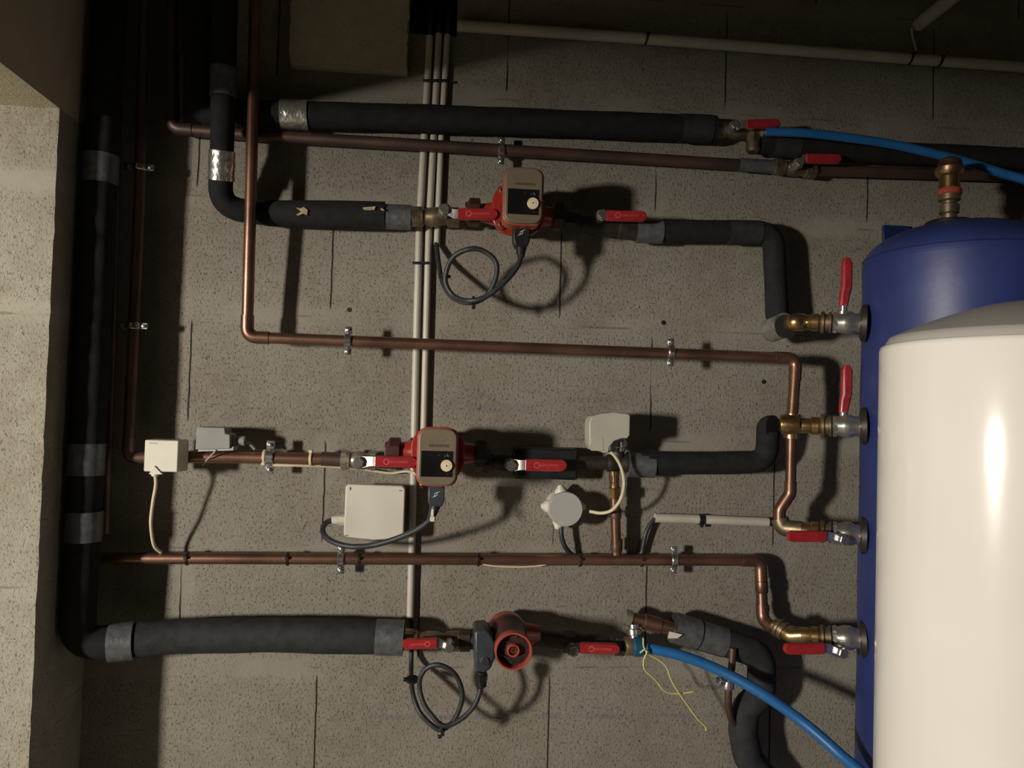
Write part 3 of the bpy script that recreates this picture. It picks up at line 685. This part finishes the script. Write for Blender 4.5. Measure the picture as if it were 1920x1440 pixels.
poly([(371, 843), (431, 841), (438, 836), (438, 845), (371, 847)], .072, .030, M_['lid'], 'sensor_base', t)
obj('gland', MB().lathe(W(431, 826, .055), (1, 0, 0), [(0, .010), (.008, .010), (.009, .006), (.014, .006), (.0145, .008), (.024, .008)], 14), M_['grey'], t)
obj('wire_tail', MB().tube(spline(PP([(448, 828, .055), (465, 830, .05), (478, 842, .045)])), .0028, 8), M_['grey'], t)
obj('hold_down_wire', MB().tube(PP([(405, 844, .074), (392, 858, .060), (380, 872, .04)]), .0012, 6), M_['lid'], t)

# white junction box
t = thing('junction_box', 'square white junction box with a black cable at its left side', 'junction box', W(700, 1012, .02))
q = [(648, 909), (758, 911), (755, 1008), (700, 1014), (645, 1007)]
poly([(652, 908), (755, 911), (760, 917), (757, 1006), (752, 1010), (700, 1013), (648, 1007), (644, 1002), (648, 913)], .052, .012, M_['box_white'], 'box_lid', t, bevel=.0022)
poly([(654, 912), (754, 914), (752, 1004), (650, 1002)], .041, .040, M_['box_white'], 'box_base', t)
sc = MB()
for x, y, dx in ((657, 916, .0008), (751, 920, .004), (650, 1004, .003)): sc.box(W(x, y, .0522), (.0012 + dx, .0006, .0045 if x == 657 else .0012))
obj('lid_screw', sc, M_['mark_black'], t)
gl = MB(); ga, gb = W(648, 975, .03), W(624, 975, .03); gl.hexn(ga, gb - ga, 0, .012, .0085); gl.lathe(ga, gb - ga, [(.012, .0075), (.0215, .0070), (.023, .005)], 14)
obj('cable_gland', gl, M_['box_white'], t)
tag(obj('power_cable', MB().tube(spline(PP([(626, 975, .030), (612, 980, .034), (605, 993, .045), (612, 1008, .06), (635, 1020, .075), (665, 1025, .085), (700, 1022, .09), (740, 1011, .10), (780, 994, .115), (803, 978, .125), (810, 968, .128)])), .0046, 12), M_['cable']), 'black cable curving under the square white junction box to the middle pump', 'cable')

# actuator on the mixing branch
t = thing('zone_valve', 'motorised valve with pale grey actuator head and chrome collar', 'valve', W(1150, 880, .05))
poly([(1105, 793), (1110, 781), (1125, 776), (1150, 773), (1178, 776), (1182, 779), (1181, 816), (1177, 822), (1166, 822), (1152, 827), (1143, 838), (1141, 849), (1130, 849), (1128, 846), (1111, 845), (1105, 833)], .098, .042, M_['actuator'], 'actuator_head', t, bevel=.0035)
poly([(1105, 836), (1111, 820), (1131, 820), (1132, 846), (1109, 845)], .0985, .003, M_['actuator'], 'actuator_cover', t, bevel=.0005)
ca = W(1160, 826, .062)
obj('chrome_collar', MB().lathe(ca, (0, 0, -1), [(-.012, .010), (0, .013), (.002, .0145), (.010, .0145), (.012, .012), (.018, .012)], 24), M_['chrome'], t)
obj('valve_body', MB().lathe(W(1138, 868, .044), (1, 0, 0), [(0, .014), (.004, .0155), (.012, .0155), (.016, .013), (.026, .0135), (.030, .0155), (.036, .0155)], 22).lathe(W(1158, 850, .044), (0, 0, -1), [(-.012, .012), (.014, .012)], 20), M_['dark_metal'], t)
tag(obj('actuator_cable', MB().tube(spline(PP([(1136, 845, .09), (1150, 852, .092), (1164, 875, .09), (1170, 905, .085), (1164, 935, .078), (1148, 956, .068), (1128, 962, .058), (1106, 959, .045)])), .0028, 10), M_['cream']), 'cream cable looping from the pale actuator to the round box', 'cable')
t = thing('branch_pipe', 'copper branch pipe with brass fittings between the motorised valve and the long copper pipe', 'pipe', W(1155, 1040, .035))
obj('pipe', MB().tube(PP([(1151, 880, .040), (1156, 1040, .034)]), r18 * .93, 16), M_['copper'], t)
a, b = W(1151, 862, .046), W(1153, 938, .040); L = (b - a).length
obj('brass_union', MB().lathe(a, b - a, [(0, .008), (.010, .008), (.011, .0045), (.018, .0045), (.019, .009), (.026, .009), (.027, .006), (.038, .006), (.039, .0075), (.042, .0075), (.043, .0055), (.048, .0055)], 20).hexn(a, b - a, .048, .066, .0115), M_['brass'], t)
collar('tee_socket', W(1156, 1022, .033), (0, 0, 1), r18 * 1.12, .022, M_['copper_dull'], t)
collar('coupling', W(1154, 962, .036), (0, 0, 1), r18 * 1.1, .018, M_['copper_dull'], t)
KK = pipe('insulated_pipe', 'black insulated pipe from the motorised valve curling up to the brass tee', 'insulated pipe',
     [(1176, 870, .042), (1232, 868, .042), (1340, 868, .042), (1438, 866, .046), (1440, 800, .058), (1450, 800, .068)], .0200, 'foam', R=.04, elbows=False, part='insulation', lumpy=.03)
band('grey_tape', (1176, 871, .042), (1225, 872, .042), .0222, M_['tape'], KK)
# round box
t = thing('junction_box', 'round pale grey junction box with cable glands', 'junction box', W(1060, 985, .03))
rc = W(1061, 955, .056); rr_ = S(32.5, 1060, .056)
obj('box_lid', MB().lathe(rc + Vector((0, .010, 0)), (0, -1, 0), [(0, rr_ * .98), (.007, rr_), (.0095, rr_ * .985), (.0105, rr_ * .95)], 48), M_['lid'], t)
obj('box_base', MB().lathe(Vector((rc.x, 0, rc.z)), (0, -1, 0), [(0, rr_ * .93), (.046, rr_ * .95)], 40), M_['white'], t)
for a in (100, 178, 255, 2):
    dv = Vector((math.cos(math.radians(a)), 0, math.sin(math.radians(a)))); o_ = Vector((rc.x, -.028, rc.z)) + dv * rr_ * .86
    obj('cone_gland', MB().lathe(o_, dv, [(0, .0115), (.006, .010), (.0065, .0085), (.0085, .0080), (.009, .0065), (.011, .006), (.0115, .0045), (.0135, .004)], 20), M_['white'], t)
tag(obj('power_cable', MB().tube(spline(PP([(1052, 985, .028), (1053, 1005, .028), (1058, 1022, .026), (1068, 1036, .018), (1085, 1048, .010), (1110, 1052, .008)])), .0042, 10), M_['cable']), 'dark cable leaving the bottom of the round box behind the long copper pipe', 'cable')
tag(obj('power_cable', MB().tube(spline(PP([(1228, 973, .012), (1218, 985, .013), (1210, 1003, .014), (1206, 1022, .012), (1200, 1040, .010), (1170, 1050, .008)])), .0040, 10), M_['cable']), 'dark cable leaving the left end of the short white conduit', 'cable')
tie(1315, 974, .012, .0082, 'black saddle on the short white conduit', dirv=(1, 0, 0), w=.010, head=(0, -.2, -1))
tag(obj('sensor_cable', MB().tube(spline(PP([(905, 1058, .036), (930, 1061.5, .036), (970, 1063, .036), (1010, 1061, .036), (1030, 1056, .036)])), .0014, 8), M_['cream']), 'thin cream cable dipping under the long copper pipe', 'cable')

# ---------------------------------------------------------------- bottom pump row
v = thing('ball_valve', 'ball valve at lower left with its red lever pointing left over the grey tape', 'valve', W(830, 1215, .05))
valve_body(v, (757, 1198), (862, 1202), .048, S(17, 820, .05), 'brass_dull')
lever(v, (843, 1204), 824, (819, 1206), (754, 1208), .090, 19, .048)
# classic red pump
t = thing('circulator_pump', 'older red circulator pump with round ribbed face and dark terminal box, lower row', 'pump', W(960, 1230, .05))
fcp = W(963, 1222, .165); axp = W(958, 1190, .05); rp = S(35, 963, .165)
obj('pump_housing', MB().lathe(Vector((fcp.x, -.022, axp.z)), (0, -1, 0), [(0, .026), (.006, .034), (.035, .036), (.045, .032)], 28).lathe(Vector((fcp.x - .055, -.048, axp.z)), (1, 0, 0), [(0, .015), (.02, .019), (.055, .028), (.09, .019), (.11, .015)], 20), M_['red_paint'], t)
obj('motor_body', MB().lathe(Vector((fcp.x, -.060, fcp.z)), (0, -1, 0), [(0, rp * 1.02), (.012, rp * 1.05), (.016, rp * .97), (.080, rp * .93), (.084, rp * .93)], 40), M_['red_dark'], t)
f0 = Vector((fcp.x, -.144, fcp.z))
mbf = MB(); k = 48
prof = [(0, rp * .93), (.004, rp), (.020, rp), (.0212, rp * .98), (.0212, rp * .91), (.0205, rp * .89), (.006, rp * .88)]
for tt, r in prof:
    for i in range(k):
        a = 2 * math.pi * i / k; mbf.v.append(f0 + Vector((r * math.cos(a), -tt, r * math.sin(a))))
for l in range(len(prof) - 1):
    for i in range(k): mbf.f.append((l * k + i, l * k + (i + 1) % k, (l + 1) * k + (i + 1) % k, (l + 1) * k + i))
mbf.f.append(tuple((len(prof) - 1) * k + i for i in range(k)))
fc = obj('face_ring', mbf, M_['red_dull'], t)
obj('face_plate', MB().lathe(f0, (0, -1, 0), [(.0062, rp * .87), (.0085, rp * .87), (.0087, rp * .85)], 40), mat('dark_nameplate', (.05, .03, .025), .4, vscale=120, col2=(.015, .012, .012)), t)
hub = MB(); prof = [(.008, rp * .34), (.017, rp * .34), (.018, rp * .32), (.018, rp * .26), (.014, rp * .24)]
for tt, r in prof:
    for i in range(k):
        a = 2 * math.pi * i / k; hub.v.append(f0 + Vector((r * math.cos(a), -tt, r * math.sin(a))))
for l in range(len(prof) - 1):
    for i in range(k): hub.f.append((l * k + i, l * k + (i + 1) % k, (l + 1) * k + (i + 1) % k, (l + 1) * k + i))
obj('hub_ring', hub, M_['red_dull'], t)
obj('bleed_screw', MB().lathe(f0, (0, -1, 0), [(.008, rp * .22), (.014, rp * .20), (.0145, rp * .17)], 20).box(f0 + Vector((0, -.0148, 0)), (.009, .0006, .0014)), M_['brass'], t)
rib = MB()
rib.tube(spline([f0 + Vector((-rp * .84, -.0105, -rp * .20)), f0 + Vector((-rp * .4, -.0105, -rp * .38)), f0 + Vector((0, -.0105, -rp * .43)), f0 + Vector((rp * .4, -.0105, -rp * .36)), f0 + Vector((rp * .84, -.0105, -rp * .16))]), .0014, 8)
rib.tube(spline([f0 + Vector((-rp * .6, -.0095, rp * .45)), f0 + Vector((0, -.0095, rp * .36)), f0 + Vector((rp * .6, -.0095, rp * .50))]), .0012, 8)
rib.box(f0 + Vector((0, -.0095, rp * .68)), (rp * .45, .002, rp * .14))
obj('face_rib', rib, M_['red_dark'], t)
tb = poly([(889, 1183), (912, 1180), (922, 1190), (929, 1205), (929, 1232), (920, 1256), (908, 1262), (890, 1260)], .128, .060, M_['grey_box'], 'terminal_box', t, bevel=.004)
scw = W(909, 1240, .1295)
so = obj('cover_screw', MB().lathe(scw + Vector((0, .002, 0)), (0, -1, 0), [(0, .0068), (.003, .0068), (.0038, .006)], 24), M_['steel'], t)
obj('screw_slot', MB().box(scw + Vector((0, -.0017, 0)), (.0022, .0012, .0125), (1, 0, .4), (-.4, 0, 1)), M_['mark_black'], so)
g0, g1 = W(903, 1258, .105), W(902, 1292, .103)
obj('cable_gland', MB().lathe(g0, g1 - g0, [(0, .0085), (.006, .0085)], 14).hexn(g0, g1 - g0, .005, .016, .0105).lathe(g0, g1 - g0, [(.016, .009), (.024, .0085), (.027, .006)], 14), M_['black'], t)
un = thing('pipe_union', 'dark union nut between the lower left valve and the older red pump', 'pipe fitting', W(878, 1205, .05))
obj('union_nut', MB().hexn(W(862, 1201, .048), (1, 0, 0), 0, .018, .018), M_['dark_metal'], un)
obj('union_tail', MB().lathe(W(880, 1201, .048), (1, 0, 0), [(0, .014), (.012, .016), (.026, .016)], 20), M_['dark_metal'], un)
cl = [(771, 1160, .010), (772, 1200, .010), (771, 1240, .02), (771, 1270, .045), (775, 1305, .07), (788, 1337, .085), (810, 1360, .092), (828, 1368, .095), (850, 1352, .10), (865, 1318, .105), (865, 1290, .105), (851, 1262, .105), (825, 1247, .105), (803, 1251, .10), (789, 1268, .096), (787, 1292, .093), (795, 1320, .098), (811, 1343, .105), (832, 1361, .11), (862, 1350, .11), (888, 1325, .108), (899, 1300, .105), (902, 1285, .104)]
tag(obj('power_cable', MB().tube(spline(PP(cl), 8), .0040, 12), M_['cable']), 'black power cable coiled in a loop left of the older red pump', 'cable')
tie(828, 1366, .102, .010, 'black tie gathering the bottom of the lowest cable coil', dirv=(1, 0, .3), head=(-.2, 0, -1))
tie(773, 1274, .06, .009, 'black tie at the left side of the lowest cable coil', dirv=(0, -.3, 1), head=(-1, 0, 0))
pipe('black_pipe', 'dark pipe in the pump shadow right of the older red pump', 'pipe', [(1002, 1196, .048), (1062, 1203, .046)], .0145, 'dark_metal', elbows=False)
v = thing('ball_valve', 'ball valve with red lever between the older red pump and the lower blue hose', 'valve', W(1110, 1225, .05))
valve_body(v, (1056, 1203), (1172, 1209), .044, S(18, 1100, .05), 'dark_metal')
lever(v, (1070, 1211), 1079, (1088, 1215), (1162, 1217), .085, 20, .044)
t = thing('hose_tee', 'tee with chrome drain tap and copper stub above the blue hose end', 'pipe fitting', W(1185, 1230, .06))
obj('brass_neck', MB().lathe(W(1170, 1211, .06), (1, 0, 0), [(0, .014), (.004, .016), (.014, .016), (.018, .012)], 20), M_['brass_dull'], t)
obj('hose_collar', MB().lathe(W(1186, 1212, .066), (1, 0, 0), [(0, .0145), (.002, .0165), (.016, .0165), (.018, .013)], 24), mat('teal_plastic', (.01, .09, .17), .4), t)
obj('chrome_tap', MB().lathe(W(1190, 1203, .06), W(1188, 1172, .055) - W(1190, 1203, .06), [(0, .009), (.010, .009), (.012, .013), (.020, .013), (.022, .009), (.028, .009)], 20), M_['chrome'], t)
obj('pale_end', MB().lathe(W(1168, 1156, .045), W(1186, 1161, .045) - W(1168, 1156, .045), [(0, .010), (.002, .014), (.014, .014), (.016, .012)], 20), M_['pale'], t)
cs = W(1185, 1160, .045); ce = W(1266, 1180, .048)
obj('copper_stub', MB().lathe(cs, ce - cs, [(0, .011), (.02, .011), (.022, .0135), (.05, .0135), (.052, .0115), ((ce - cs).length, .0115)], 22), M_['copper'], t)
Q = pipe('insulated_pipe', 'grey taped insulated pipe looping down at lower right behind the blue hose', 'insulated pipe',
     [(1262, 1176, .048), (1310, 1190, .048), (1370, 1208, .050), (1428, 1228, .050), (1428, 1300, .046), (1396, 1330, .045), (1393, 1372, .045), (1402, 1420, .045), (1450, 1480, .045)], .0245, 'foam_grey', R=.035, elbows=False, part='insulation', lumpy=.025)
band('grey_tape', (1262, 1176, .048), (1308, 1189.5, .048), .0258, M_['tape'], Q); band('grey_tape', (1312, 1191, .048), (1358, 1205, .049), .0252, M_['tape'], Q)
pl = poly([(1255, 1184), (1280, 1190), (1270, 1197), (1252, 1197)], .079, .001, M_['white'], 'loose_tape_end', Q, bevel=0)
t = thing('copper_pipe', 'thin copper pipe with chrome clip passing behind the lower blue hose', 'copper pipe', W(1365, 1380, .03))
obj('pipe', MB().tube(PP([(1374, 1215, .075), (1372, 1250, .075), (1366, 1290, .072), (1365, 1320, .070), (1370, 1345, .060), (1388, 1378, .045)]), .0062, 14), M_['copper_dull'], t)
obj('chrome_nut', MB().lathe(W(1365, 1276, .073), (0, 0, -1), [(0, .009), (.004, .0105), (.012, .0105), (.015, .008)], 16), M_['chrome'], t)
obj('drain_tail', MB().lathe(W(1365, 1282, .073), W(1338, 1274, .08) - W(1365, 1282, .073), [(0, .006), (.012, .006), (.013, .0075), (.020, .0075), (.021, .005), (.028, .0045)], 14), M_['chrome'], t)
tag(obj('blue_hose', MB().tube(spline(PP([(1200, 1213, .068), (1230, 1218, .075), (1280, 1230, .085), (1345, 1255, .10), (1420, 1295, .13), (1500, 1350, .16), (1570, 1410, .20), (1632, 1475, .235), (1640, 1600, .31), (1610, 1760, .34)])), .0088, 16), M_['hose']), 'lower blue hose sweeping down to the right in front of the wall', 'hose')
ys = thing('yellow_string', 'knotted yellow string dangling from the end of the lower blue hose', 'string', W(1210, 1370, .08))
for pts in ([(1206, 1196, .085), (1207, 1213, .088), (1213, 1222, .09), (1207, 1238, .085), (1209, 1256, .08), (1228, 1274, .075), (1243, 1293, .07), (1258, 1300, .066), (1280, 1300, .064), (1300, 1297, .064)],
            [(1200, 1224, .088), (1209, 1218, .092), (1214, 1226, .085), (1236, 1238, .08), (1250, 1252, .078), (1258, 1274, .074), (1272, 1298, .07), (1290, 1324, .066), (1308, 1348, .062), (1322, 1362, .058), (1324, 1370, .058)]):
    obj('strand', MB().tube(spline(PP(pts), 8), .0013, 8), M_['string'], ys)

# ---------------------------------------------------------------- tank connections
def row(label, y0, y1, x0=1490, d0=.10, d1=.150, lev=None, kind='elbow', flange=35, levlabel=None):
    t = thing('tank_valve', label, 'valve', W(1560, y0 + 10, d0))
    E0, E1 = W(x0, y0, d0), W(1626, y1, d1); ax = (E1 - E0); L = ax.length; ax.normalize()
    s = S(1, 1560, .12)
    n1 = L * .30
    obj('brass_neck', MB().lathe(E0, ax, [(0, 13 * s), (L * .12, 15 * s), (L * .22, 14 * s), (L * .24, 17 * s), (L * .33, 17 * s), (L * .36, 13 * s)], 26), M_['brass'], t)
    obj('union_ring', MB().lathe(E0, ax, [(L * .36, 18 * s), (L * .375, 21 * s), (L * .41, 21 * s), (L * .43, 16 * s), (L * .47, 16 * s), (L * .48, 20 * s), (L * .51, 20 * s), (L * .52, 15 * s)], 28), M_['brass_dull'], t)
    obj('valve_body', MB().lathe(E0, ax, [(L * .52, 15 * s), (L * .54, 20 * s), (L * .60, 19 * s), (L * .68, 22 * s), (L * .78, 22 * s), (L * .84, 18 * s), (L * .97, 20 * s)], 10).hexn(E0, ax, L * .53, L * .60, 21 * s), M_['chrome'], t)
    obj('rubber_flange', MB().lathe(E0, ax, [(L * .90, 26 * s), (L * .92, flange * s * .95), (L * .985, flange * s), (L * .995, flange * s * .92)], 32), M_['dark_metal'], t)
    return t, E0, ax, L, s
t, E0, ax, L, s = row('brass and chrome tank valve with upright red lever, uppermost at the blue tank', 604, 606)
obj('brass_elbow', MB().tube(fillet([W(1470, 612, .07), W(1492, 604, .112), E0 + ax * .012], .02, 8), 17 * s, 22), M_['brass'], t)
def up_lever(t, x, yb, yt, d, lean):
    a = W(x, yb, d); b = W(x - lean, yb - 25, d); c2 = W(x + 0, yt + 8, d); wdt = S(20, x, d); X = Vector((1, 0, 0))
    obj('lever_stem', MB().lathe(W(x - lean, yb + 22, d), (0, 0, 1), [(0, .010), (.010, .010), (.011, .006), (.022, .006)], 14), M_['chrome'], t)
    P = [W(x - 4, yb, d), W(x - 1, yb - 22, d), W(x + 2, yb - 35, d), W(x + 3, yt + 10, d), W(x + 2, yt, d)]
    ww = [.8, .95, 1, 1, .55]; mb = MB(); n = len(P)
    vs_ = []
    for p, q in zip(P, ww):
        h = wdt / 2 * q
        for a_, b_ in ((-1, -.5), (-.6, -1), (.6, -1), (1, -.5), (1, .5), (.6, 1), (-.6, 1), (-1, .5)): vs_.append(p + Vector((a_ * h, b_ * .0055, 0)))
    fs = [(l * 8 + i, (l + 1) * 8 + i, (l + 1) * 8 + (i + 1) % 8, l * 8 + (i + 1) % 8) for l in range(n - 1) for i in range(8)] + [tuple(range(8)), tuple(range((n - 1) * 8, n * 8))]
    mb.add(vs_, fs); obj('lever_sleeve', mb, M_['red'], t, bevel=.001)
up_lever(t, 1585, 574, 484, .135, 4)
t, E0, ax, L, s = row('brass and chrome tank valve with upright red lever, second from the top', 798, 799)
obj('brass_tee', MB().lathe(W(1462, 796, .095), ax, [(0, 13 * s), (.003, 19 * s), (.014, 20 * s), (.024, 18 * s), (.032, 15 * s)], 26).tube([W(1486, 776, .096), W(1483, 822, .096)], 15 * s, 22), M_['brass'], t)
up_lever(t, 1585, 774, 685, .135, 4)
pipe('copper_pipe', 'upright copper pipe below the brass tee, bending down to the third tank valve', 'copper pipe', [(1484, 818, .095), (1482, 925, .09), (1462, 955, .085), (1462, 982, .085)], r18 * .95, 'copper', R=.02)
t, E0, ax, L, s = row('brass and chrome tank valve with level red lever, third from the top', 992, 1004)
obj('brass_elbow', MB().tube(fillet([W(1462, 972, .085), W(1468, 990, .088), E0 + ax * .012], .014, 8), 16 * s, 22), M_['brass_dull'], t)
lever(t, (1568, 1008), 1556, (1548, 1006), (1477, 1006), .165, 20, .13, text=False)
t, E0, ax, L, s = row('brass and chrome tank valve with level red lever, lowest at the blue tank', 1190, 1198)
obj('brass_elbow', MB().tube(fillet([W(1452, 1172, .07), W(1482, 1192, .095), E0 + ax * .012], .014, 8), 15 * s, 22), M_['brass'], t)
obj('brass_rings', MB().lathe(W(1456, 1174, .075), W(1482, 1192, .095) - W(1456, 1174, .075), [(0, 16 * s), (.003, 19 * s), (.007, 19 * s), (.008, 16 * s), (.011, 16 * s), (.012, 18 * s), (.016, 18 * s), (.017, 15 * s)], 24), M_['brass_dull'], t)
lever(t, (1566, 1216), 1552, (1545, 1216), (1470, 1217), .165, 20, .13, text=False)

# ---------------------------------------------------------------- tanks
def lathe_z(c, prof, seg=96): return MB().lathe(c, (0, 0, 1), prof, seg)
bc = Vector((.712, -.178, 0)); BR = .148
zt = W(1790, 418, .18).z; zs = W(1625, 500, .13).z
t = thing('storage_tank', 'tall storage tank in a blue vinyl jacket behind the white tank', 'tank', (bc.x, bc.y, 0))
prof = [(.03, BR * .9), (.04, BR)]
prof += [(z, BR * (1 + .004 * math.sin(z * 23))) for z in [.1 + .05 * i for i in range(int((zs - .1) / .05))]]
for k in range(0, 13):
    a = math.pi / 2 * k / 12; prof.append((zs + (zt - zs) * math.sin(a), BR * (math.cos(a) ** .95 if k < 12 else .0) + (0 if k < 12 else .002)))
obj('vinyl_jacket', lathe_z(bc, prof), M_['vinyl'], t, ang=60)
seam = MB()
for dz in (0, -.010): seam.lathe(bc + Vector((0, 0, zs + .010 + dz)), (0, 0, 1), [(-.0012, BR * .985), (0, BR * 1.003), (.0012, BR * .985)], 96)
obj('jacket_seam', seam, M_['vinyl'], t)
ft = W(1781, 412, .18)
ft = Vector((ft.x, -.178, zt - .004))
obj('top_rim', MB().lathe(ft, (0, 0, 1), [(0, .034), (.004, .036), (.006, .033)], 40), M_['black'], t)
t = thing('air_vent', 'brass and copper fitting with a red ring on top of the blue tank', 'pipe fitting', ft + Vector((0, 0, .006)))
s = S(1, 1780, .18)
zz = lambda y: W(1780, y, .178).z - ft.z
o0 = ft
obj('brass_neck', MB().lathe(o0, (0, 0, 1), [(.004, 13 * s), (zz(402), 13 * s), (zz(400), 17 * s), (zz(385), 17 * s), (zz(383), 13 * s), (zz(378), 13 * s), (zz(376), 19 * s), (zz(366), 19 * s)], 24), M_['brass_dull'], t)
obj('red_ring', MB().lathe(o0, (0, 0, 1), [(zz(366), 19 * s), (zz(364), 21 * s), (zz(357), 21 * s), (zz(354), 19 * s)], 28), M_['red_dull'], t)
obj('brass_body', MB().lathe(o0, (0, 0, 1), [(zz(354), 18 * s), (zz(332), 18 * s), (zz(328), 23 * s), (zz(322), 25 * s)], 24), M_['brass'], t)
obj('copper_cap', MB().lathe(o0, (0, 0, 1), [(zz(322), 25 * s), (zz(316), 26 * s), (zz(312), 22 * s), (zz(302), 20 * s), (zz(297), 13 * s), (zz(296), 3 * s)], 24), M_['copper'], t)
# white cylinder in front
wc = Vector((.491, -.592, 0)); WR = .14
zr = CAM.z + .080
t = thing('water_heater', 'white enamel cylinder in the foreground at the right edge', 'tank', (wc.x, wc.y, 0))
obj('enamel_shell', lathe_z(wc, [(.02, WR * .97), (.03, WR)] + [(.03 + (zr - .042) * i / 12, WR) for i in range(1, 12)] + [(zr - .006, WR), (zr - .002, WR * .992), (zr, WR * .975)], 128), M_['enamel'], t, ang=50)
dome = [(zr - .002, WR * .965)]
dome += [(zr + .004, WR * .95), (zr + .009, WR * .93), (zr + .010, WR * .915)]
for k in range(1, 11):
    u = 1 - k / 10; dome.append((zr + .010 + .038 * (1 - u ** 1.6), WR * .91 * u + .001))
obj('domed_top', lathe_z(wc, dome, 96), M_['cap_grey'], t, ang=50)
# small sign on the wall behind the tank
pc = W(1680, 440, .004)
tag(obj('wall_plate', MB().box(pc, (S(52, 1680), .006, S(34, 1680))), M_['plate'], bevel=.001), 'small dark blue plate on the wall behind the blue tank top', 'plate')
